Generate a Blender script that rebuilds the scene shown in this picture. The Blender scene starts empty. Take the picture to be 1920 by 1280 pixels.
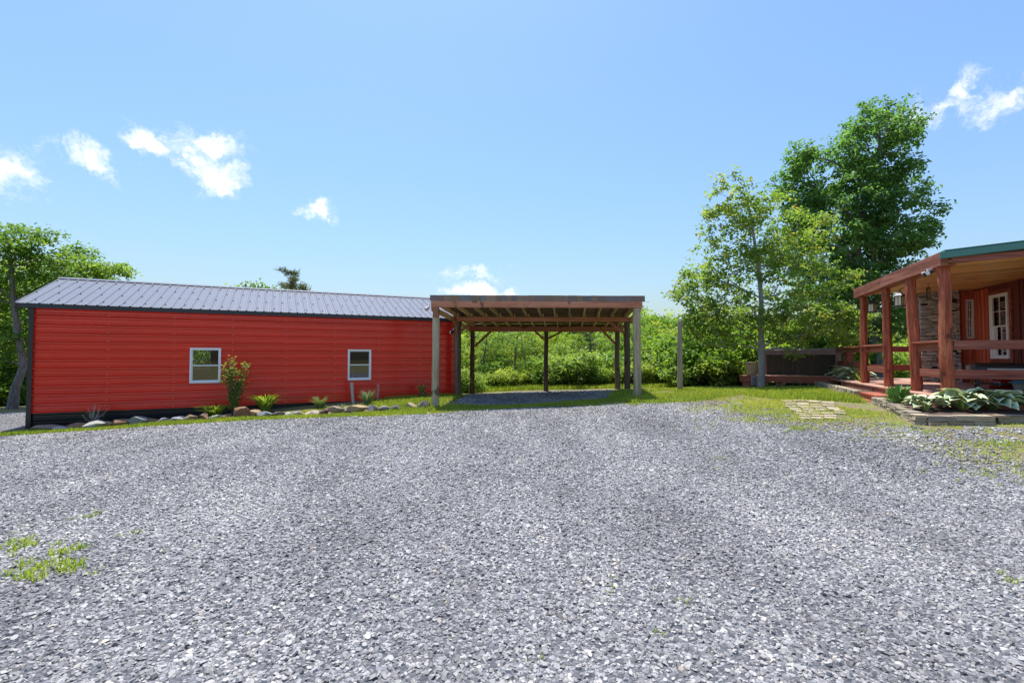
import bpy, bmesh, math, random
import numpy as np
from mathutils import Vector, Matrix, geometry as mgeo

# ------------------------------------------------------------------ camera, sky, sun
scene = bpy.context.scene
EYE = 1.5
FPX = 907.0                                   # focal length in pixels of a 1920 wide frame
PITCH = math.atan(28.0 / FPX)                 # slightly upward
cam_d = bpy.data.cameras.new("camera")
cam = bpy.data.objects.new("camera", cam_d)
scene.collection.objects.link(cam)
cam.location = (0, 0, EYE)
cam.rotation_euler = (math.radians(90) + PITCH, 0, 0)
cam_d.sensor_width = 36.0
cam_d.lens = FPX / 1920 * 36.0
cam_d.clip_start = 0.05
cam_d.clip_end = 3000
scene.camera = cam
scene.render.resolution_x, scene.render.resolution_y = 1024, 682
scene.view_settings.view_transform = 'Standard'
scene.view_settings.look = 'None'
scene.view_settings.gamma = 1.0
scene.view_settings.exposure = 1.02
SUN_STRENGTH, SKY_STRENGTH = 3.6, 0.1
SUN_EL = math.radians(73)
SUN_AZ = math.radians(-18)                    # from +Y towards +X: beyond the barn, a little left

def ray(px, py):
    cx, cz = (px - 960) / FPX, (640 - py) / FPX
    c, s = math.cos(PITCH), math.sin(PITCH)
    return Vector((cx, c - cz * s, s + cz * c))
def at(px, py, d):                            # world point seen at a pixel, at depth d
    r = ray(px, py)
    return Vector((0, 0, EYE)) + r * (d / r.y)

world = bpy.data.worlds.new("World")
scene.world = world
world.use_nodes = True
wn, wl = world.node_tree.nodes, world.node_tree.links
wn.clear()
w_out = wn.new('ShaderNodeOutputWorld')
w_bg = wn.new('ShaderNodeBackground')
w_bg.inputs[1].default_value = SKY_STRENGTH
wl.new(w_bg.outputs[0], w_out.inputs[0])
sky = wn.new('ShaderNodeTexSky')
sky.sky_type = 'NISHITA'
sky.sun_disc = False
sky.sun_elevation = SUN_EL
sky.sun_rotation = SUN_AZ % (2 * math.pi)
sky.altitude = 0
sky.air_density = 1.8
sky.dust_density = 1.5
sky.ozone_density = 6.0
# clouds: small puffs of broken cumulus at fixed directions of the sky
tc = wn.new('ShaderNodeTexCoord')
def wmath(op, a, b=None, c=None):
    n = wn.new('ShaderNodeMath'); n.operation = op
    for i, v in enumerate((a, b, c)):
        if v is None: continue
        if isinstance(v, (int, float)): n.inputs[i].default_value = v
        else: wl.new(v, n.inputs[i])
    return n.outputs[0]
def wvec(op, a, b=None):
    n = wn.new('ShaderNodeVectorMath'); n.operation = op
    for i, v in enumerate((a, b)):
        if v is None: continue
        if isinstance(v, (tuple, list, Vector)): n.inputs[i].default_value = tuple(v)
        else: wl.new(v, n.inputs[i])
    return n
wno = wn.new('ShaderNodeTexNoise'); wno.inputs['Scale'].default_value = 13; wno.inputs['Detail'].default_value = 7
wno.inputs['Roughness'].default_value = 0.6
wl.new(tc.outputs['Generated'], wno.inputs['Vector'])
wob = wvec('SUBTRACT', wno.outputs['Color'], (0.5, 0.5, 0.5))
wsc = wn.new('ShaderNodeVectorMath'); wsc.operation = 'SCALE'; wsc.inputs['Scale'].default_value = 0.11
wl.new(wob.outputs[0], wsc.inputs[0])
wdir = wvec('ADD', tc.outputs['Generated'], wsc.outputs[0])
def cdir(px, py):
    return ray(px, py).normalized()
# (direction, half width, half height, strength)
CL = [(cdir(310, 268), .060, .030, 1.0), (cdir(385, 275), .060, .036, 1.0), (cdir(395, 325), .046, .036, 1.0),
      (cdir(18, 320), .045, .036, 1.0), (cdir(20, 345), .030, .030, .8), (cdir(163, 300), .034, .026, .85), (cdir(185, 322), .03, .016, .5),
      (cdir(580, 388), .042, .018, .75), (cdir(105, 282), .02, .012, .5), (cdir(1765, 198), .055, .020, .75), (cdir(1815, 170), .045, .018, .62),
      (cdir(1890, 184), .03, .024, .75), (cdir(1705, 196), .018, .02, .7), (cdir(900, 548), .085, .016, 1.0), (cdir(890, 512), .06, .018, .5),
      (cdir(1470, 606), .06, .03, .9)]
rc = random.Random(5)
for k in range(14):                           # the same broken cloud goes on round the rest of the sky
    az = math.radians(rc.uniform(62, 298)); el = math.radians(rc.uniform(6, 32))
    d = Vector((math.sin(az) * math.cos(el), math.cos(az) * math.cos(el), math.sin(el)))
    w = rc.uniform(.04, .1)
    CL.append((d, w, w * rc.uniform(.35, .6), rc.uniform(.6, 1)))
CL = [(d, w * 1.22, h * 1.22, s) for d, w, h, s in CL]
acc = None
for d, w, h, s in CL:
    r = d.cross(Vector((0, 0, 1))).normalized(); u = r.cross(d).normalized()
    df = wvec('SUBTRACT', wdir.outputs[0], d)
    a = wvec('DOT_PRODUCT', df.outputs[0], r / w).outputs['Value']
    b = wvec('DOT_PRODUCT', df.outputs[0], u / h).outputs['Value']
    q = wmath('MULTIPLY_ADD', a, a, wmath('MULTIPLY', b, b))
    m = wmath('MULTIPLY', wmath('SUBTRACT', 1.0, wmath('SQRT', q)), s)
    acc = m if acc is None else wmath('MAXIMUM', acc, m)
wn2 = wn.new('ShaderNodeTexNoise'); wn2.inputs['Scale'].default_value = 26; wn2.inputs['Detail'].default_value = 10
wn2.inputs['Roughness'].default_value = 0.65
wl.new(wdir.outputs[0], wn2.inputs['Vector'])
cm = wmath('ADD', acc, wmath('MULTIPLY', wmath('SUBTRACT', wn2.outputs['Fac'], 0.5), 2.3))
mr = wn.new('ShaderNodeMapRange'); mr.interpolation_type = 'SMOOTHSTEP'
mr.inputs[1].default_value = 0.05; mr.inputs[2].default_value = 1.05
wl.new(cm, mr.inputs[0])
inside = wn.new('ShaderNodeMapRange'); inside.inputs[1].default_value = -0.25; inside.inputs[2].default_value = 0.25
wl.new(acc, inside.inputs[0])
cmask = wmath('MULTIPLY', mr.outputs[0], inside.outputs[0])
SKYGAIN = (.655, .745, .91)
sg = wn.new('ShaderNodeMix'); sg.data_type = 'RGBA'; sg.blend_type = 'MULTIPLY'; sg.inputs[0].default_value = 1.0
sg.inputs[7].default_value = (*SKYGAIN, 1)
wl.new(sky.outputs[0], sg.inputs[6])
cmix = wn.new('ShaderNodeMix'); cmix.data_type = 'RGBA'
CLOUD = 6.6
cmix.inputs[7].default_value = (CLOUD, CLOUD, CLOUD * 1.02, 1)
wl.new(cmask, cmix.inputs[0]); wl.new(sg.outputs[2], cmix.inputs[6])
wl.new(cmix.outputs[2], w_bg.inputs[0])

sun_d = bpy.data.lights.new("sun", 'SUN')
sun_d.energy = SUN_STRENGTH
sun_d.angle = math.radians(0.53)
sun_d.color = (1.0, 0.96, 0.90)
sun = bpy.data.objects.new("sun", sun_d)
scene.collection.objects.link(sun)
SDIR = Vector((math.sin(SUN_AZ) * math.cos(SUN_EL), math.cos(SUN_AZ) * math.cos(SUN_EL), math.sin(SUN_EL)))
sun.rotation_euler = (-SDIR).to_track_quat('-Z', 'Y').to_euler()
sun.location = SDIR * 60
scene.cycles.use_denoising = True
scene.cycles.max_bounces = 8
scene.cycles.transparent_max_bounces = 12

# ------------------------------------------------------------------ helpers
COL = scene.collection
R = math.radians
def tag(o, label=None, cat=None, group=None, kind=None):
    if label: o['label'] = label
    if cat: o['category'] = cat
    if group: o['group'] = group
    if kind: o['kind'] = kind
    return o
def empty(name, loc=(0, 0, 0), rz=0.0, label=None, cat=None, group=None):
    o = bpy.data.objects.new(name, None)
    COL.objects.link(o)
    o.empty_display_size = 0.2
    o.location = loc; o.rotation_euler = (0, 0, rz)
    return tag(o, label, cat, group)
def link(name, me, parent=None, loc=None, rot=None, scale=None):
    o = bpy.data.objects.new(name, me)
    COL.objects.link(o)
    if parent: o.parent = parent
    if loc is not None: o.location = loc
    if rot is not None: o.rotation_euler = rot
    if scale is not None: o.scale = scale
    return o
def np_mesh(name, V, F, mat=None, smooth=False, attrs=None):
    """V (n,3) array, F (m,k) int array of equal polygons"""
    V = np.asarray(V, dtype=np.float32); F = np.asarray(F, dtype=np.int32)
    me = bpy.data.meshes.new(name)
    k = F.shape[1]
    me.vertices.add(len(V)); me.vertices.foreach_set('co', V.ravel())
    me.loops.add(F.size); me.loops.foreach_set('vertex_index', F.ravel())
    me.polygons.add(len(F))
    me.polygons.foreach_set('loop_start', np.arange(0, F.size, k, dtype=np.int32))
    me.polygons.foreach_set('loop_total', np.full(len(F), k, dtype=np.int32))
    if smooth: me.polygons.foreach_set('use_smooth', np.ones(len(F), dtype=bool))
    for an, arr in (attrs or {}).items():
        at_ = me.attributes.new(an, 'FLOAT', 'FACE'); at_.data.foreach_set('value', np.asarray(arr, dtype=np.float32))
    me.update(calc_edges=True)
    if mat: me.materials.append(mat)
    return me
class MB:
    """collects shapes; build() links them as one mesh object"""
    def __init__(s): s.v = []; s.f = []
    def add(s, vs, fs):
        o = len(s.v); s.v += [tuple(v) for v in vs]; s.f += [tuple(i + o for i in f) for f in fs]; return s
    def box(s, x0, x1, y0, y1, z0, z1):
        return s.add([(x0, y0, z0), (x1, y0, z0), (x1, y1, z0), (x0, y1, z0), (x0, y0, z1), (x1, y0, z1), (x1, y1, z1), (x0, y1, z1)],
                     [(0, 3, 2, 1), (4, 5, 6, 7), (0, 1, 5, 4), (1, 2, 6, 5), (2, 3, 7, 6), (3, 0, 4, 7)])
    def bar(s, p, q, w, h, up=(0, 0, 1)):
        p, q = Vector(p), Vector(q); d = (q - p).normalized()
        side = d.cross(Vector(up))
        if side.length < 1e-4: side = d.cross(Vector((1, 0, 0)))
        side.normalize(); u = side.cross(d).normalized()
        a, b = side * w / 2, u * h / 2
        vs = [p - a - b, p + a - b, p + a + b, p - a + b, q - a - b, q + a - b, q + a + b, q - a + b]
        return s.add(vs, [(0, 3, 2, 1), (4, 5, 6, 7), (0, 1, 5, 4), (1, 2, 6, 5), (2, 3, 7, 6), (3, 0, 4, 7)])
    def tube(s, pts, rad, n=10, cap=True, ph=0.0):
        pts = [Vector(p) for p in pts]; rings = []
        if not isinstance(rad, (list, tuple)): rad = [rad] * len(pts)
        o = len(s.v); ref = None
        for i, p in enumerate(pts):
            d = (pts[min(i + 1, len(pts) - 1)] - pts[max(i - 1, 0)]).normalized()
            if ref is None: ref = d.orthogonal().normalized()
            ref = (ref - d * ref.dot(d)).normalized(); b = d.cross(ref)
            for k in range(n):
                a = ph + 2 * math.pi * k / n
                s.v.append(tuple(p + (ref * math.cos(a) + b * math.sin(a)) * rad[i]))
        for i in range(len(pts) - 1):
            for k in range(n):
                a, b_ = o + i * n + k, o + i * n + (k + 1) % n
                s.f.append((a, b_, b_ + n, a + n))
        if cap:
            s.f.append(tuple(o + k for k in reversed(range(n))))
            s.f.append(tuple(o + (len(pts) - 1) * n + k for k in range(n)))
        return s
    def lathe(s, prof, n=16, c=(0, 0, 0), ph=0.0):
        o = len(s.v)
        for r_, z in prof:
            for k in range(n):
                a = ph + 2 * math.pi * k / n
                s.v.append((c[0] + r_ * math.cos(a), c[1] + r_ * math.sin(a), c[2] + z))
        for i in range(len(prof) - 1):
            for k in range(n):
                a, b_ = o + i * n + k, o + i * n + (k + 1) % n
                s.f.append((a, b_, b_ + n, a + n))
        s.f.append(tuple(o + k for k in reversed(range(n))))
        s.f.append(tuple(o + (len(prof) - 1) * n + k for k in range(n)))
        return s
    def prism(s, poly, axis, d0, d1):
        """extrude a 2-d outline; axis 'y': poly is (x,z)"""
        n = len(poly)
        def P(p, d):
            return {'y': (p[0], d, p[1]), 'x': (d, p[0], p[1]), 'z': (p[0], p[1], d)}[axis]
        vs = [P(p, d0) for p in poly] + [P(p, d1) for p in poly]
        fs = [tuple(range(n)), tuple(reversed(range(n, 2 * n)))] + [(i, n + i, n + (i + 1) % n, (i + 1) % n) for i in range(n)]
        return s.add(vs, fs)
    def mesh(s, name, mat, smooth=False, bevel=0.0, seg=1):
        me = bpy.data.meshes.new(name)
        me.from_pydata(s.v, [], s.f)
        bm = bmesh.new(); bm.from_mesh(me)
        bmesh.ops.recalc_face_normals(bm, faces=bm.faces)
        if bevel > 0:
            bmesh.ops.bevel(bm, geom=list(bm.edges), offset=bevel, segments=seg, affect='EDGES', profile=0.6, clamp_overlap=True)
        for f in bm.faces: f.smooth = smooth
        bm.to_mesh(me); bm.free()
        me.materials.append(mat)
        if smooth:
            try: me.set_sharp_from_angle(angle=R(38))
            except Exception: pass
        return me
    def build(s, name, mat, parent=None, smooth=False, bevel=0.0, seg=1, loc=None, rot=None):
        return link(name, s.mesh(name, mat, smooth, bevel, seg), parent, loc, rot)
def box_part(name, mat, parent, x0, x1, y0, y1, z0, z1, bevel=0.004):
    return MB().box(x0, x1, y0, y1, z0, z1).build(name, mat, parent, bevel=bevel)
def copy_tree(o, parent=None):
    c = o.copy(); COL.objects.link(c)
    if parent: c.parent = parent
    for ch in list(o.children): copy_tree(ch, c)
    return c

# ------------------------------------------------------------------ materials
class NT:
    def __init__(s, name):
        s.m = bpy.data.materials.new(name); s.m.use_nodes = True
        s.n, s.l = s.m.node_tree.nodes, s.m.node_tree.links
        s.b = s.n['Principled BSDF']
    def put(s, sock, v):
        if isinstance(v, bpy.types.NodeSocket): s.l.new(v, sock)
        else: sock.default_value = v
    def math(s, op, a, b=0.0, clamp=False):
        n = s.n.new('ShaderNodeMath'); n.operation = op; n.use_clamp = clamp
        s.put(n.inputs[0], a); s.put(n.inputs[1], b); return n.outputs[0]
    def noise(s, scale, detail=4, rough=0.55, vec=None, stretch=None, dist=0.0):
        n = s.n.new('ShaderNodeTexNoise')
        n.inputs['Scale'].default_value = scale; n.inputs['Detail'].default_value = detail
        n.inputs['Roughness'].default_value = rough; n.inputs['Distortion'].default_value = dist
        if vec is None: vec = s.obj()
        if stretch:
            mp = s.n.new('ShaderNodeMapping'); mp.inputs['Scale'].default_value = stretch
            s.l.new(vec, mp.inputs['Vector']); vec = mp.outputs[0]
        s.l.new(vec, n.inputs['Vector']); return n.outputs['Fac']
    def obj(s):
        t = s.n.new('ShaderNodeTexCoord')
        oi = s.n.new('ShaderNodeObjectInfo')
        v = s.n.new('ShaderNodeVectorMath'); v.operation = 'MULTIPLY_ADD'
        s.l.new(oi.outputs['Random'], v.inputs[0]); v.inputs[1].default_value = (37, 53, 71)
        s.l.new(t.outputs['Object'], v.inputs[2]); return v.outputs[0]
    def pos(s): return s.n.new('ShaderNodeNewGeometry').outputs['Position']
    def rnd(s): return s.n.new('ShaderNodeObjectInfo').outputs['Random']
    def attr(s, name):
        a = s.n.new('ShaderNodeAttribute'); a.attribute_name = name; return a.outputs['Fac']
    def ramp(s, fac, stops):
        r = s.n.new('ShaderNodeValToRGB'); e = r.color_ramp.elements
        while len(e) < len(stops): e.new(0.5)
        for el, (p, c) in zip(e, stops):
            el.position = p; el.color = (*c, 1) if len(c) == 3 else c
        s.put(r.inputs[0], fac); return r.outputs[0]
    def mix(s, f, a, b, bt='MIX'):
        n = s.n.new('ShaderNodeMix'); n.data_type = 'RGBA'; n.blend_type = bt
        s.put(n.inputs[0], f)
        for i, v in ((6, a), (7, b)):
            if isinstance(v, tuple) and len(v) == 3: v = (*v, 1)
            s.put(n.inputs[i], v)
        return n.outputs[2]
    def rng(s, v, a, b, c, d, smooth=False):
        n = s.n.new('ShaderNodeMapRange'); n.clamp = True
        if smooth: n.interpolation_type = 'SMOOTHSTEP'
        s.put(n.inputs[0], v)
        for i, x in enumerate((a, b, c, d)): n.inputs[i + 1].default_value = x
        return n.outputs[0]
    def bump(s, h, strength=0.4, dist=0.01):
        n = s.n.new('ShaderNodeBump'); n.inputs['Strength'].default_value = strength; n.inputs['Distance'].default_value = dist
        s.put(n.inputs['Height'], h); s.l.new(n.outputs[0], s.b.inputs['Normal']); return n.outputs[0]
    def done(s, col=None, rough=None, metal=None, spec=None):
        if col is not None:
            if isinstance(col, tuple) and len(col) == 3: col = (*col, 1)
            s.put(s.b.inputs['Base Color'], col)
        if rough is not None: s.put(s.b.inputs['Roughness'], rough)
        if metal is not None: s.put(s.b.inputs['Metallic'], metal)
        if spec is not None: s.put(s.b.inputs['Specular IOR Level'], spec)
        return s.m
M = {}
def simple(name, c1, c2, scale=6, rough=0.6, bump=0.2, bdist=0.006, stretch=None, metal=0.0, var=0.25, detail=5, spec=None):
    t = NT(name)
    n = t.noise(scale, detail, 0.6, stretch=stretch)
    c = t.mix(t.rng(n, .3, .7, 0, 1), c1, c2)
    if var: c = t.mix(1.0, c, t.ramp(t.rnd(), [(0, (1 - var,) * 3), (1, (1 + var,) * 3)]), 'MULTIPLY')
    if bump: t.bump(t.noise(scale * 3, 4, 0.6, stretch=stretch), bump, bdist)
    M[name] = t.done(c, rough, metal, spec); return M[name]
def coat(name, w=.5, r=.15):
    b = M[name].node_tree.nodes['Principled BSDF']; b.inputs['Coat Weight'].default_value = w; b.inputs['Coat Roughness'].default_value = r; b.inputs['Coat IOR'].default_value = 1.6
def wood(name, dark, mid, light, grain=(1, 1, 1), scale=9, rough=0.65, var=0.22, bump=0.5, knots=True, spec=0.35):
    """grain: stretch vector, small along the grain"""
    t = NT(name)
    a = t.noise(scale, 6, 0.65, stretch=grain, dist=0.6)
    b = t.noise(scale * 5, 3, 0.6, stretch=grain)
    f = t.math('ADD', t.math('MULTIPLY', a, .7), t.math('MULTIPLY', b, .3))
    c = t.ramp(f, [(.3, dark), (.48, mid), (.68, light)])
    if knots:
        k = t.noise(2.6, 2, 0.5)
        c = t.mix(t.rng(k, .64, .72, 0, .75, True), c, tuple(x * .35 for x in dark))
    c = t.mix(1.0, c, t.ramp(t.rnd(), [(0, (1 - var,) * 3), (1, (1 + var,) * 3)]), 'MULTIPLY')
    t.bump(f, bump, 0.006)
    M[name] = t.done(c, rough, 0, spec); return M[name]
def leafmat(name, stops, rough=0.5, trans=0.45, tint=(1.25, 1.2, .55), spec=0.16):
    """stops: colours chosen at random leaf by leaf"""
    t = NT(name)
    c = t.ramp(t.attr('rnd'), stops)
    big = t.noise(0.9, 2, 0.5, vec=t.pos())
    c = t.mix(1.0, c, t.ramp(big, [(.3, (.82, .88, .85)), (.7, (1.15, 1.1, 1.0))]), 'MULTIPLY')
    c = t.mix(1.0, c, t.ramp(t.rnd(), [(0, (.78, .86, .95)), (.5, (1, 1, 1)), (1, (1.28, 1.14, .85))]), 'MULTIPLY')
    t.put(t.b.inputs['Base Color'], c); t.b.inputs['Roughness'].default_value = rough
    t.b.inputs['Specular IOR Level'].default_value = spec
    tr = t.n.new('ShaderNodeBsdfTranslucent')
    t.put(tr.inputs[0], t.mix(1.0, c, tint, 'MULTIPLY'))
    mx = t.n.new('ShaderNodeMixShader'); mx.inputs[0].default_value = trans
    t.l.new(t.b.outputs[0], mx.inputs[1]); t.l.new(tr.outputs[0], mx.inputs[2])
    t.l.new(mx.outputs[0], t.n['Material Output'].inputs[0])
    M[name] = t.m; return t.m
def glassmat(name, tintc=(.75, .85, .85), refl=0.12):
    t = NT(name)
    t.n.remove(t.b)
    tr = t.n.new('ShaderNodeBsdfTransparent'); tr.inputs[0].default_value = (*tintc, 1)
    gl = t.n.new('ShaderNodeBsdfGlossy'); gl.inputs['Roughness'].default_value = 0.02
    fr = t.n.new('ShaderNodeFresnel'); fr.inputs[0].default_value = 1.52
    f = t.math('ADD', fr.outputs[0], refl)
    mx = t.n.new('ShaderNodeMixShader'); t.l.new(f, mx.inputs[0])
    t.l.new(tr.outputs[0], mx.inputs[1]); t.l.new(gl.outputs[0], mx.inputs[2])
    t.l.new(mx.outputs[0], t.n['Material Output'].inputs[0])
    M[name] = t.m; return t.m
# ------------------------------------------------------------------ terrain height
CPTS = np.array([(0, 0, 0), (-3, 2, 0), (3, 2, 0), (0, 6, 0), (-6, 5, -.08), (-8, 8, -.2), (6, 5.5, .05), (0, 10, 0), (-12.4, 12.2, -.37),
    (-16, 16, -.46), (-20, 14, -.5), (-12, 8, -.27), (-8.5, 14.2, -.2), (-2, 17.6, .12), (-2.3, 14.4, 0.0), (3.7, 14.4, .22), (-2.5, 20, -.05),
    (4, 20, .12), (0, 17, .04), (0, 22.5, .05), (7.0, 8.0, .34), (9.0, 7.8, .38), (5.6, 7.2, .2), (9.3, 11.5, .47), (8.4, 17.2, .38), (9.1, 17.6, .42),
    (5.6, 16.3, .35), (5.5, 12, .29), (12, 18, .45), (7.5, 10.6, .42), (12, 8, .42), (-6, 19, 0), (10, 22, .3), (4, 9, .1), (-30, 30, -1),
    (0, -6, 0), (8, 0, .1), (-8, 0, -.1), (16, 14, .5), (-20, 4, -.4), (20, 4, .3), (30, 25, .3)], dtype=float)
def _k(r2): return np.sqrt(r2 + 9.0)
_A = _k(((CPTS[:, None, :2] - CPTS[None, :, :2]) ** 2).sum(-1)) + 0.0
_A -= np.eye(len(CPTS)) * 0.02
_n = len(CPTS)
_S = np.zeros((_n + 1, _n + 1)); _S[:_n, :_n] = _A; _S[_n, :_n] = 1; _S[:_n, _n] = 1
_W = np.linalg.solve(_S, np.append(CPTS[:, 2], 0))
def sstep(x, a, b):
    t = np.clip((x - a) / (b - a), 0, 1); return t * t * (3 - 2 * t)
def gzv(x, y):
    x = np.asarray(x, float); y = np.asarray(y, float); sh = x.shape
    x, y = x.ravel(), y.ravel()
    xc, yc = np.clip(x, -26, 26), np.clip(y, -10, 30)
    z = np.zeros(len(x))
    for i in range(0, len(x), 20000):
        d2 = (xc[i:i + 20000, None] - CPTS[None, :, 0]) ** 2 + (yc[i:i + 20000, None] - CPTS[None, :, 1]) ** 2
        z[i:i + 20000] = _k(d2) @ _W[:_n] + _W[_n]
    ye = 24.5 + np.minimum(0, x + 6) * 0.3
    z = z - 6.5 * sstep(y - ye, 0, 34) + 21 * sstep(y, 75, 240) + 14 * sstep(y, 240, 500)
    return z.reshape(sh)
def gz(x, y): return float(gzv(np.array([x]), np.array([y]))[0])
def gpx(px, py):                              # ground point seen at a pixel
    r = ray(px, py); lo, hi = 1.0, 60.0
    for d in np.arange(1.0, 60.0, 0.5):
        p = Vector((0, 0, EYE)) + r * (d / r.y)
        if p.z < gz(p.x, p.y): hi = d; lo = d - .5; break
    for _ in range(24):
        m = (lo + hi) / 2; p = Vector((0, 0, EYE)) + r * (m / r.y)
        if p.z < gz(p.x, p.y): hi = m
        else: lo = m
    p.z = gz(p.x, p.y); return p
def poly_px(pts): return np.array([gpx(*p)[:2] for p in pts])
def inside(P, poly):
    x, y = P[:, 0], P[:, 1]; c = np.zeros(len(P), bool); n = len(poly); j = n - 1
    for i in range(n):
        xi, yi = poly[i]; xj, yj = poly[j]
        cond = ((yi > y) != (yj > y)) & (x < (xj - xi) * (y - yi) / (yj - yi + 1e-12) + xi)
        c ^= cond; j = i
    return c
def edge_dist(P, poly):
    d = np.full(len(P), 1e9); n = len(poly)
    for i in range(n):
        a, b = poly[i], poly[(i + 1) % n]; ab = b - a
        t = np.clip(((P - a) @ ab) / (ab @ ab + 1e-12), 0, 1)
        d = np.minimum(d, np.hypot(*(P - a - t[:, None] * ab).T))
    return d
# 2-d value noise for patchy scatter
_vn = np.random.default_rng(3).random((256, 256))
def vnoise(x, y, s):
    x, y = np.asarray(x) * s + 500, np.asarray(y) * s + 500
    xi, yi = np.floor(x).astype(int), np.floor(y).astype(int); fx, fy = x - xi, y - yi
    fx, fy = fx * fx * (3 - 2 * fx), fy * fy * (3 - 2 * fy)
    g = lambda a, b: _vn[a % 256, b % 256]
    return (g(xi, yi) * (1 - fx) + g(xi + 1, yi) * fx) * (1 - fy) + (g(xi, yi + 1) * (1 - fx) + g(xi + 1, yi + 1) * fx) * fy
def fbm(x, y, s): return vnoise(x, y, s) * .5 + vnoise(x, y, s * 2.1) * .3 + vnoise(x, y, s * 4.3) * .2

# ------------------------------------------------------------------ ground sheets
t = NT('soil')
p_ = t.pos()
a_ = t.noise(1.7, 6, .68, vec=p_); b_ = t.noise(28, 5, .65, vec=p_); c_ = t.noise(5, 4, .6, vec=p_)
soil = t.ramp(b_, [(.3, (.09, .065, .042)), (.5, (.17, .13, .085)), (.72, (.30, .25, .18))])
thatch = t.ramp(b_, [(.3, (.10, .12, .03)), (.55, (.19, .20, .06)), (.75, (.30, .28, .12))])
t.bump(b_, .8, .02)
M['soil'] = t.done(t.mix(t.rng(t.math('ADD', t.math('MULTIPLY', a_, .5), t.math('MULTIPLY', c_, .5)), .42, .58, 0, 1, True), soil, thatch), .9, 0, .15)

def graded(lim_n, step, far):
    v = list(np.arange(0, lim_n, step)); x = lim_n; s = step
    while x < far: v.append(x); s *= 1.16; x += s
    v.append(far); return v
gx = graded(20, .4, 420); gx = sorted(set([-v for v in gx] + gx))
gy = graded(30, .4, 620); gy = sorted(set([-v for v in graded(8, .8, 120)] + gy))
X, Y = np.meshgrid(gx, gy); Z = gzv(X, Y)
V = np.stack([X.ravel(), Y.ravel(), Z.ravel()], 1)
nx, ny = len(gx), len(gy)
ii, jj = np.meshgrid(np.arange(nx - 1), np.arange(ny - 1)); q0 = (jj * nx + ii).ravel()
ground = link('ground', np_mesh('ground', V, np.stack([q0, q0 + 1, q0 + nx + 1, q0 + nx], 1), M['soil'], True))
tag(ground, 'bare soil and thin turf sloping away into woods', 'ground', kind='structure')

t = NT('gravel_bed')
p_ = t.pos()
vor = t.n.new('ShaderNodeTexVoronoi'); vor.inputs['Scale'].default_value = 34; vor.inputs['Randomness'].default_value = 1
t.l.new(p_, vor.inputs['Vector'])
vor2 = t.n.new('ShaderNodeTexVoronoi'); vor2.feature = 'DISTANCE_TO_EDGE'; vor2.inputs['Scale'].default_value = 34
t.l.new(p_, vor2.inputs['Vector'])
sep = t.n.new('ShaderNodeSeparateColor'); t.l.new(vor.outputs['Color'], sep.inputs[0])
g = t.ramp(sep.outputs[0], [(0, (.09, .093, .105)), (.5, (.18, .185, .2)), (.85, (.30, .30, .32)), (1, (.42, .41, .41))])
g = t.mix(t.rng(vor2.outputs['Distance'], 0, .12, .7, 0), g, (.05, .05, .055))  # shade between stones painted in: dark base, darker cell edges
g = t.mix(1.0, g, t.ramp(t.noise(.55, 4, .6, vec=p_, stretch=(1.6, .7, 1)), [(.3, (.72, .71, .70)), (.7, (1.15, 1.14, 1.12))]), 'MULTIPLY')
t.bump(t.math('ADD', t.math('MULTIPLY', vor2.outputs['Distance'], 1.0), t.math('MULTIPLY', sep.outputs[1], .5)), 1.0, .02)
M['gravel_bed'] = t.done(g, .85, 0, .2)

def sheet(name, poly, mat, lift, step=.5):
    """a sheet draped on the ground inside an outline whose edge is roughened"""
    rs = np.random.default_rng(11); out = []
    n = len(poly)
    for i in range(n):
        a, b = poly[i], poly[(i + 1) % n]; L = np.hypot(*(b - a)); k = max(1, int(L / .3))
        nr = np.array([-(b - a)[1], (b - a)[0]]) / (L + 1e-9)
        for q in range(k):
            p = a + (b - a) * q / k
            out.append(p + nr * (fbm(p[0:1], p[1:2], 1.6)[0] - .5) * .35)
    out = np.array(out)
    lo, hi = out.min(0), out.max(0)
    gxx, gyy = np.meshgrid(np.arange(lo[0], hi[0], step), np.arange(lo[1], hi[1], step))
    P = np.stack([gxx.ravel(), gyy.ravel()], 1); P = P[inside(P, out)]; P = P[edge_dist(P, out) > .15]
    allp = [Vector((float(a), float(b))) for a, b in np.vstack([out, P])]
    m = len(out)
    vs, es, fs, *_ = mgeo.delaunay_2d_cdt(allp, [(i, (i + 1) % m) for i in range(m)], [], 1, 1e-4)
    xy = np.array([(v.x, v.y) for v in vs]); z = gzv(xy[:, 0], xy[:, 1]) + lift
    me = bpy.data.meshes.new(name)
    me.from_pydata([(float(a), float(b), float(c)) for (a, b), c in zip(xy, z)], [], [tuple(f) for f in fs])
    bm = bmesh.new(); bm.from_mesh(me); bmesh.ops.recalc_face_normals(bm, faces=bm.faces)
    for f in bm.faces:
        f.smooth = True
        if f.normal.z < 0: f.normal_flip()
    bm.to_mesh(me); bm.free(); me.materials.append(mat)
    return link(name, me), out

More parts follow.
